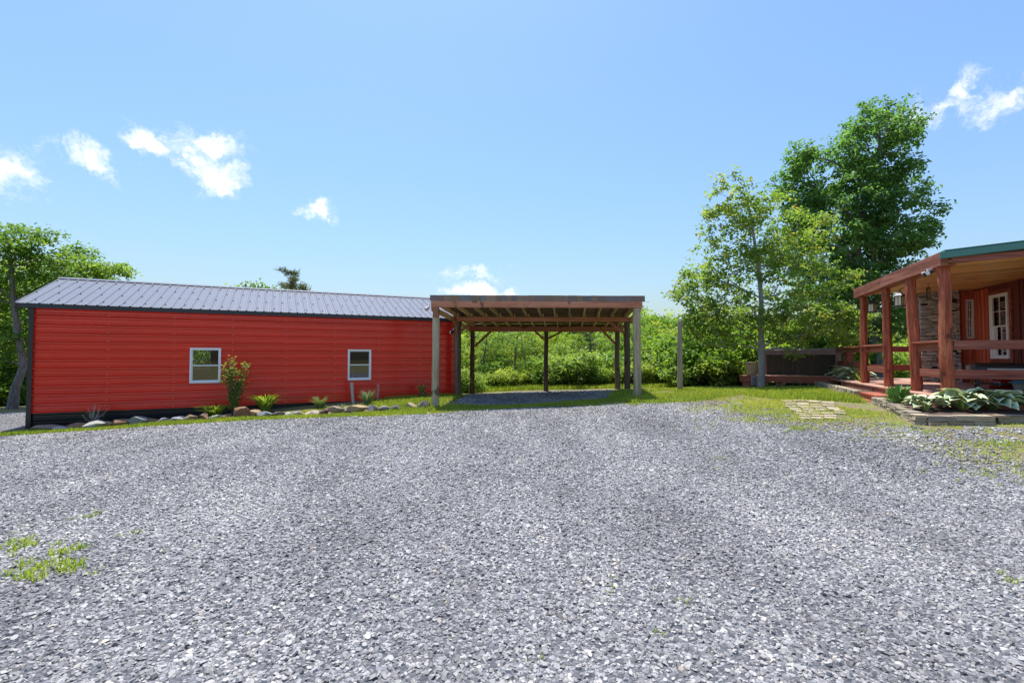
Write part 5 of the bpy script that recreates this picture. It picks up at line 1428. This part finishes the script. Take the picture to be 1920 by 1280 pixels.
# hosta leaf: heart shape with cream margin
t = NT('hosta_green'); n1 = t.noise(18, 3, .6)
M['hosta_green'] = t.done(t.mix(t.rnd(), t.mix(n1, (.15, .25, .15), (.25, .36, .22)), t.mix(n1, (.24, .34, .22), (.38, .47, .34))), .45, 0, .4)
t = NT('hosta_cream'); n1 = t.noise(14, 3, .6)
M['hosta_cream'] = t.done(t.mix(n1, (.52, .58, .22), (.78, .78, .46)), .5, 0, .3)
def hosta_mesh(seed):
    rs = np.random.default_rng(seed); n = 9; V, F, MI = [], [], []
    for i in range(n):
        f = i / (n - 1); w = .44 * math.sin(math.pi * min(1, (f + .04) ** .62)) ** .85 + .004; z = .10 * math.sin(f * 2.6) - .17 * f * f
        for q in (-1, -.6, 0, .6, 1): V.append((f * 1.0 - (.05 if abs(q) == 1 and i == 0 else 0), q * w, z + abs(q) * w * .38 + rs.normal() * .008))
    for i in range(n - 1):
        for q in range(4): F.append((i * 5 + q, i * 5 + q + 1, i * 5 + 6 + q, i * 5 + 5 + q)); MI.append(1 if q in (0, 3) or i == n - 2 else 0)
    me = bpy.data.meshes.new('leaf'); me.from_pydata(V, [], F); me.materials.append(M['hosta_green']); me.materials.append(M['hosta_cream'])
    me.polygons.foreach_set('material_index', MI); me.polygons.foreach_set('use_smooth', [True] * len(F)); me.update(); return me
HL = [hosta_mesh(k) for k in range(4)]
simple('stem_green', (.16, .24, .06), (.22, .3, .09), 8, .6, 0, var=.1)
def hosta(loc, n, leaf, rad, ht, seed, label, group=None):
    rs = random.Random(seed); o = empty('hosta', loc, 0, label, 'hosta', group); m = MB()
    for k in range(n):
        a = 2.399 * k + rs.uniform(-.3, .3); f = (k + .5) / n; el = R(62 - 58 * f + rs.uniform(-12, 12)); r = rad * (.25 + .6 * f) * rs.uniform(.8, 1.1)
        z = ht * (1.0 - .55 * f * f) * rs.uniform(.85, 1.1); b = Vector((math.cos(a) * r * .75, math.sin(a) * r * .75, z * .85)); s = leaf * rs.uniform(.75, 1.2)
        link('leaf', rs.choice(HL), o, b, (rs.uniform(-.35, .35), -el * .55 + .15, a), (s, s * rs.uniform(.8, 1.05), s))
        m.tube([(math.cos(a) * .03, math.sin(a) * .03, 0), b * .6 + Vector((0, 0, .04)), b], [.008, .007, .005], 5, False)
    m.build('stems', M['stem_green'], o); return o
def inbed(px, py, lift=.11): p = gpx(px, py); p.z += lift; return p
hosta(inbed(1735, 781), 36, .19, .33, .24, 1, 'smaller cream edged hosta at corner of stone edging')
hosta(inbed(1806, 780), 50, .26, .42, .30, 2, 'broad cream edged hosta in front of the corner log post')
hosta(inbed(1862, 780), 50, .26, .42, .29, 3, 'broad cream edged hosta before the red fuel can')
hosta(inbed(1912, 778), 44, .25, .42, .25, 4, 'cream edged hosta by the deck skirt past fuel can')
for k, (px, py) in enumerate(((1548, 719), (1572, 722), (1590, 726), (1562, 714), (1604, 728))):
    hosta(inbed(px, py, .12), 30, .30, .5, .5, 10 + k, 'hosta in the shady bed beside the hot tub deck', 'hostas in the shady bed')
# upright broad leaf plant
p = inbed(1686, 768, .1); lil = empty('lily_plant', p, 0, 'bright green upright leafy plant between stone edging and post', 'plant')
rs = random.Random(5); m = MB(); v_ = []
t = NT('lily_green'); M['lily_green'] = t.done(t.mix(t.rnd(), (.10, .22, .045), (.20, .34, .08)), .55, 0, .25)
lm = bpy.data.meshes.new('leaf'); n = 6; V = []; F = []
for i in range(n + 1):
    f = i / n; w = .24 * math.sin(math.pi * min(1, (f * .96 + .04)) ** .8) + .01; z = -.15 * f * f
    V += [(f, -w, z + w * .4), (f, 0, z), (f, w, z + w * .4)]
for i in range(n): F += [(i * 3, i * 3 + 1, i * 3 + 4, i * 3 + 3), (i * 3 + 1, i * 3 + 2, i * 3 + 5, i * 3 + 4)]
lm.from_pydata(V, [], F); lm.materials.append(M['lily_green']); lm.polygons.foreach_set('use_smooth', [True] * len(F)); lm.update()
for k in range(90):
    a = rs.uniform(0, 6.28); r = .17 * math.sqrt(rs.random()); s = rs.uniform(.12, .2)
    link('leaf', lm, lil, (math.cos(a) * r, math.sin(a) * r, rs.uniform(.0, .26)), (rs.uniform(-.6, .6), -R(rs.uniform(30, 88)), a), (s, s, s))
# pavers
simple('paver_stone', (.33, .26, .17), (.44, .36, .25), 12, .9, .4, .01, var=.15)
path = empty('paver_path', gpx(1530, 768), 0, 'tan rectangular paving blocks laid in rows in thin grass', 'paved path'); o0 = path.location.copy()
c00, c10, c01, c11 = gpx(1463, 751), gpx(1556, 751), gpx(1502, 787), gpx(1600, 787)
pm = [MB().box(-.5, .5, -.5, .5, -.5, .5).mesh('paver', M['paver_stone'], False, .03) for _ in range(1)]
rs = random.Random(12); NRW = 11
for i in range(NRW):
    f = (i + .5) / NRW; a, b = c00.lerp(c01, f), c10.lerp(c11, f); off = rs.uniform(-.06, .06); ncol = 4 if i < 9 else 3
    ang = math.atan2(b.y - a.y, b.x - a.x); wd = (b - a).length / 4; dp = (c01 - c00).length / NRW
    for k in range(ncol):
        q = a.lerp(b, (k + .5) / 4); q.z = gz(q.x, q.y)
        if rs.random() < .06: continue
        link('paver', pm[0], path, Vector((q.x + off, q.y, q.z + .0 + rs.uniform(-.006, .006))) - o0, (rs.uniform(-.02, .02), rs.uniform(-.02, .02), ang + rs.uniform(-.04, .04)), (wd * .93, dp * .84, .05))

# ------------------------------------------------------------------ grass
leafmat('grass', [(0, (.19, .30, .05)), (.4, (.30, .41, .07)), (.7, (.42, .49, .10)), (.88, (.50, .48, .18)), (1, (.56, .47, .27))], .55, .45, (1.25, 1.2, .6))
GV, GF, GA = [], [], []; goff = 0
def grass(poly, n, h, seed, width=.008, patch=None, dry=0.0, lean=.4, pts=None):
    """n blades scattered in an outline; patch=(scale, threshold) leaves bare spots"""
    global goff
    rng = np.random.default_rng(seed)
    if pts is not None: poly = pts
    poly = np.asarray(poly); lo, hi = poly.min(0), poly.max(0); got = []; tot = 0
    for _ in range(60 if pts is None else 0):
        P = rng.uniform(lo, hi, (n * 2, 2)); P = P[inside(P, poly)]
        if patch: P = P[fbm(P[:, 0], P[:, 1], patch[0]) + rng.normal(size=len(P)) * .05 > patch[1]]
        got.append(P); tot += len(P)
        if tot >= n: break
    P = np.vstack(got)[:n] if pts is None else pts; n = len(P)
    if n == 0: return
    z = gzv(P[:, 0], P[:, 1]) - .005
    hh = h * rng.uniform(.45, 1.15, n) * (.6 + .8 * fbm(P[:, 0], P[:, 1], 1.1)); a = rng.uniform(0, 6.28, n); ln = rng.uniform(.1, 1, n) * lean
    d = np.stack([np.cos(a), np.sin(a)], 1); sd = np.stack([-d[:, 1], d[:, 0]], 1) * (width * rng.uniform(.6, 1.3, n))[:, None]
    V = np.zeros((n, 5, 3))
    V[:, 0, :2] = P - sd; V[:, 1, :2] = P + sd; V[:, 2, :2] = P + d * (hh * ln * .35)[:, None] + sd * .8; V[:, 3, :2] = P + d * (hh * ln * .35)[:, None] - sd * .8; V[:, 4, :2] = P + d * (hh * ln)[:, None]
    V[:, :2, 2] = z[:, None]; V[:, 2:4, 2] = (z + hh * .6)[:, None]; V[:, 4, 2] = z + hh * (1 - .3 * ln)
    b = np.arange(n)[:, None] * 5 + goff
    F = np.concatenate([np.hstack([b, b + 1, b + 2]), np.hstack([b, b + 2, b + 3]), np.hstack([b + 3, b + 2, b + 4])])
    r = np.clip(rng.random(n) * .7 + dry + .25 * (fbm(P[:, 0], P[:, 1], .9) - .5), 0, 1)
    GV.append(V.reshape(-1, 3)); GF.append(F); GA.append(np.tile(r, 3)); goff += n * 5
def disc(px, py, r, k=14, sq=1.0):
    c = gpx(px, py); return np.array([(c.x + r * math.cos(a) * (1 + .25 * math.sin(3 * a + px)), c.y + r * sq * math.sin(a)) for a in np.linspace(0, 6.28, k)[:-1]])
def weed(px, py, r, n, h, seed):
    rng = np.random.default_rng(seed); c = gpx(px, py); k = max(3, n // 14)
    n = int(n * .6); k = max(3, n // 7)
    cen = np.array([c.x, c.y]) + rng.normal(size=(k, 2)) * np.array([r * 1.1, r * .8])
    P = np.repeat(cen, 7, 0)[:n]; P = P + rng.normal(size=P.shape) * .016
    grass(None, len(P), h, seed, .0045, None, .0, 1.0, pts=P)
def mixed(seed, n, h, x0, x1, y0, y1, bias, lo, hi, ns, dry):
    # blades thinning out across the ragged edge of the drive
    rng = np.random.default_rng(seed); P = np.stack([rng.uniform(x0, x1, n), rng.uniform(y0, y1, n)], 1)
    d = edge_dist(P, drive_out); d = np.where(inside(P, drive_out), -d, d)
    g = sstep(d, lo, hi) * .55 + (fbm(P[:, 0], P[:, 1], ns) - .5) * 1.5 + (fbm(P[:, 0] + 40, P[:, 1], ns * 4) - .5) * .9 + bias
    P = P[rng.random(n) < np.clip(g, 0, 1)]; P = P[~inside(P, PATH) | (rng.random(len(P)) < .16)]; grass(None, len(P), h, seed, .006, None, dry, .7, pts=P)
PATH = np.array([(c00.x, c00.y), (c10.x, c10.y), (c11.x, c11.y), (c01.x, c01.y)])
e_px = EDGE_PX[:8]
grass(poly_px([(-40, 821)] + e_px + [(800, 768), (700, 773), (600, 779), (480, 783), (340, 790), (200, 802), (60, 809), (-40, 815)]), 22000, .08, 1, .007, (1.0, .22), .05)
grass(poly_px([(690, 752), (745, 745), (800, 742), (816, 742), (812, 772), (740, 772), (690, 768)]), 9000, .11, 2, .007, (1.0, .32))
grass(poly_px([(560, 772), (690, 757), (690, 768), (600, 777)]), 1500, .07, 21, .007, (1.0, .45), .3)
grass(poly_px([(806, 775), (860, 772), (950, 767), (1000, 764), (1100, 761), (1200, 760), (1196, 752), (1150, 747), (1060, 753), (1000, 758), (900, 761), (846, 757), (822, 756)]), 16000, .07, 3, .007, (1.1, .34), .05)
grass(poly_px([(818, 742), (850, 738), (870, 742), (852, 752), (822, 760)]), 3000, .1, 4, .007)
grass(poly_px([(1140, 746), (1165, 734), (1205, 733), (1215, 750), (1190, 757), (1150, 753)]), 7000, .16, 5, .008)
grass(poly_px([(1196, 732), (1262, 730), (1345, 728), (1400, 729), (1395, 740), (1330, 750), (1250, 757), (1196, 757)]), 17000, .12, 6, .008, (.8, .40), .1)
grass(poly_px([(1395, 729), (1435, 727), (1530, 727), (1600, 745), (1630, 758), (1560, 752), (1460, 750), (1395, 742)]), 12000, .12, 7, .008, (.9, .40), .0)
grass(poly_px([(1465, 750), (1560, 750), (1605, 790), (1500, 790)]), 2600, .05, 10, .006, (2.0, .5), .2)
mixed(8, 60000, .06, 3.2, 7.2, 9.0, 14.6, -.12, -.5, 1.6, 1.1, .25)
mixed(9, 60000, .05, 4.5, 11.5, 4.0, 9.6, -.2, -.6, 2.0, 1.2, .3)
bk = [(-3.2, 20.2), (-1.5, 20.7), (4.9, 20.9), (6.5, 19.5), (9, 23.5), (5, 24), (-2, 24), (-4.5, 22.5)]
grass(np.array(bk), 26000, .2, 12, .010)
for i, (px, py, r, n, h) in enumerate(((18, 1033, .17, 380, .07), (45, 1018, .08, 110, .06), (85, 1075, .16, 420, .07), (105, 1062, .13, 260, .06), (55, 1068, .1, 140, .05), (140, 1035, .08, 140, .07), (175, 968, .09, 120, .05),
                                       (270, 998, .06, 50, .04), (30, 995, .1, 60, .04), (1880, 1083, .06, 60, .05), (1345, 861, .07, 70, .05), (1345, 877, .05, 30, .04), (1895, 835, .22, 420, .06), (1890, 892, .28, 600, .06), (1850, 880, .25, 260, .05),
                                       (1715, 815, .16, 260, .06), (1660, 800, .2, 380, .07), (1620, 822, .2, 200, .05), (1500, 805, .14, 200, .10), (1100, 768, .14, 120, .06), (730, 782, .12, 90, .09), (1120, 1075, .08, 40, .03), (1160, 1100, .07, 30, .04),
                                       (800, 808, .06, 20, .04), (1300, 1130, .05, 18, .05), (330, 1000, .3, 40, .03), (1000, 1230, .05, 14, .04), (1240, 1190, .03, 12, .05))):
    weed(px, py, r, n, h, 40 + i)
gm = np_mesh('grass', np.vstack(GV), np.vstack(GF), M['grass'], False, {'rnd': np.concatenate(GA)})
tag(link('grass', gm), 'short bright grass and weeds edging the gravel', 'grass', kind='stuff')
# dead leaves under the maple deck and pale flowers
rng = np.random.default_rng(71); P = []
for _ in range(160):
    q = gpx(rng.uniform(1436, 1520), rng.uniform(714, 727)); P.append((q.x, q.y, q.z + rng.uniform(.02, .18)))
leafmat('ground_leaf', [(0, (.08, .16, .04)), (.5, (.13, .2, .06)), (.7, (.4, .38, .3)), (1, (.6, .57, .5))], .6, .2)
V, F = leaf_quads(rng, np.array(P), .10, .5, None, .7)
tag(link('ground_cover', np_mesh('ground_cover', V, F, M['ground_leaf'], False, {'rnd': rng.random(len(P))})), 'low ground cover with whitish flowers under tub deck', 'ground cover', kind='stuff')

# ------------------------------------------------------------------ loose crushed stone, too many to count
t = NT('chip')
n1 = t.noise(30, 3, .6)
c1 = t.ramp(t.rnd(), [(0, (.13, .127, .13)), (.3, (.22, .215, .218)), (.65, (.30, .294, .294)), (.94, (.375, .367, .365)), (.98, (.47, .46, .445)), (.994, (.46, .42, .36)), (1, (.40, .33, .26))])
c1 = t.mix(1.0, c1, t.ramp(t.noise(.5, 4, .6, vec=t.pos(), stretch=(1.6, .7, 1)), [(.32, (.70, .68, .65)), (.5, (1.02, 1, .95)), (.68, (1.32, 1.28, 1.19))]), 'MULTIPLY')
M['chip'] = t.done(t.mix(1.0, c1, t.ramp(n1, [(.3, (.75,) * 3), (.7, (1.2,) * 3)]), 'MULTIPLY'), .6, 0, .4)
rng = np.random.default_rng(90)
def scatter(n, poly, ymin, ymax, smin, smax, keep=None):
    lo, hi = poly.min(0), poly.max(0); P = []
    tot = 0
    while tot < n:
        y = rng.uniform(ymin, ymax, n); hw_ = 1.2 * np.maximum(y, .5) + 2.6; x = rng.uniform(-1, 1, n) * hw_.max(); ok = (np.abs(x) < hw_)
        Q = np.stack([x, y], 1)[ok]; Q = Q[inside(Q, poly)]
        if keep is not None: Q = Q[keep(Q)]
        P.append(Q); tot += len(Q)
        if len(Q) == 0: break
    Q = np.vstack(P)[:n]; s = rng.uniform(smin, smax, len(Q)) * rng.choice([.7, 1, 1.35], len(Q), p=[.35, .5, .15])
    return Q, s
parts_ = [scatter(48000, drive_out, 1.0, 3.2, .017, .035), scatter(88000, drive_out, 3.2, 6.0, .018, .037), scatter(76000, drive_out, 6.0, 9.5, .022, .042), scatter(52000, drive_out, 9.5, 15.5, .026, .05),
          scatter(9000, pad_out, 14, 22, .03, .055), scatter(15000, np.array([(3.0, 4), (13, 3.5), (13, 6.5), (8.8, 7.4), (6.6, 8.2), (6.2, 10.5), (5.6, 13.2), (4.4, 14.3), (2.5, 14.3)]), 3.5, 14.5, .018, .042, lambda Q: ~inside(Q, drive_out) & ((edge_dist(Q, drive_out) < rng.exponential(.6, len(Q))) | (fbm(Q[:, 0], Q[:, 1], 1.2) < .40))), scatter(4000, yard_out, 11, 19, .03, .05)]
PX_ = np.vstack([p[0] for p in parts_]); SZ = np.concatenate([p[1] for p in parts_])
pz = gzv(PX_[:, 0], PX_[:, 1]) + .004 + SZ * .16
n = len(PX_); me = bpy.data.meshes.new('gravel'); me.vertices.add(n); me.vertices.foreach_set('co', np.column_stack([PX_, pz]).astype(np.float32).ravel())
rot = np.column_stack([rng.normal(size=n) * .38, rng.normal(size=n) * .38, rng.uniform(0, 6.28, n)]).astype(np.float32)
scl = np.column_stack([SZ, SZ * rng.uniform(.55, 1.0, n), SZ * rng.uniform(.22, .6, n)]).astype(np.float32)
for nm, arr in (('rot', rot), ('scl', scl)):
    a_ = me.attributes.new(nm, 'FLOAT_VECTOR', 'POINT'); a_.data.foreach_set('vector', arr.ravel())
me.materials.append(M['chip'])
gravel = link('gravel', me); tag(gravel, 'loose grey angular stone chips covering the driveway', 'gravel', kind='stuff')
ng = bpy.data.node_groups.new('stone_chips', 'GeometryNodeTree')
ng.interface.new_socket('Geometry', in_out='INPUT', socket_type='NodeSocketGeometry'); ng.interface.new_socket('Geometry', in_out='OUTPUT', socket_type='NodeSocketGeometry')
gi, go = ng.nodes.new('NodeGroupInput'), ng.nodes.new('NodeGroupOutput')
g2i = ng.nodes.new('GeometryNodeGeometryToInstance')
for nv, rt_, rb_ in ((5, .30, .52), (6, .36, .5), (4, .28, .6), (7, .4, .5), (5, .18, .55)):
    c = ng.nodes.new('GeometryNodeMeshCone'); c.inputs['Vertices'].default_value = nv; c.inputs['Radius Top'].default_value = rt_; c.inputs['Radius Bottom'].default_value = rb_; c.inputs['Depth'].default_value = .9
    tr = ng.nodes.new('GeometryNodeTransform'); tr.inputs['Translation'].default_value = (0, 0, -.45); tr.inputs['Rotation'].default_value = (.12 * (nv - 5), .2, 0)
    ng.links.new(c.outputs['Mesh'], tr.inputs['Geometry']); ng.links.new(tr.outputs[0], g2i.inputs[0])
iop = ng.nodes.new('GeometryNodeInstanceOnPoints'); iop.inputs['Pick Instance'].default_value = True
ri = ng.nodes.new('FunctionNodeRandomValue'); ri.data_type = 'INT'; ri.inputs[4].default_value = 0; ri.inputs[5].default_value = 4
ng.links.new(ri.outputs[2], iop.inputs['Instance Index'])
for nm, key in (('rot', 'Rotation'), ('scl', 'Scale')):
    na = ng.nodes.new('GeometryNodeInputNamedAttribute'); na.data_type = 'FLOAT_VECTOR'; na.inputs[0].default_value = nm
    if key == 'Rotation':
        e2r = ng.nodes.new('FunctionNodeEulerToRotation'); ng.links.new(na.outputs[0], e2r.inputs[0]); ng.links.new(e2r.outputs[0], iop.inputs[key])
    else: ng.links.new(na.outputs[0], iop.inputs[key])
sm_ = ng.nodes.new('GeometryNodeSetMaterial'); sm_.inputs['Material'].default_value = M['chip']
ng.links.new(gi.outputs[0], iop.inputs['Points']); ng.links.new(g2i.outputs[0], iop.inputs['Instance']); ng.links.new(iop.outputs[0], sm_.inputs[0]); ng.links.new(sm_.outputs[0], go.inputs[0])
md = gravel.modifiers.new('chips', 'NODES'); md.node_group = ng
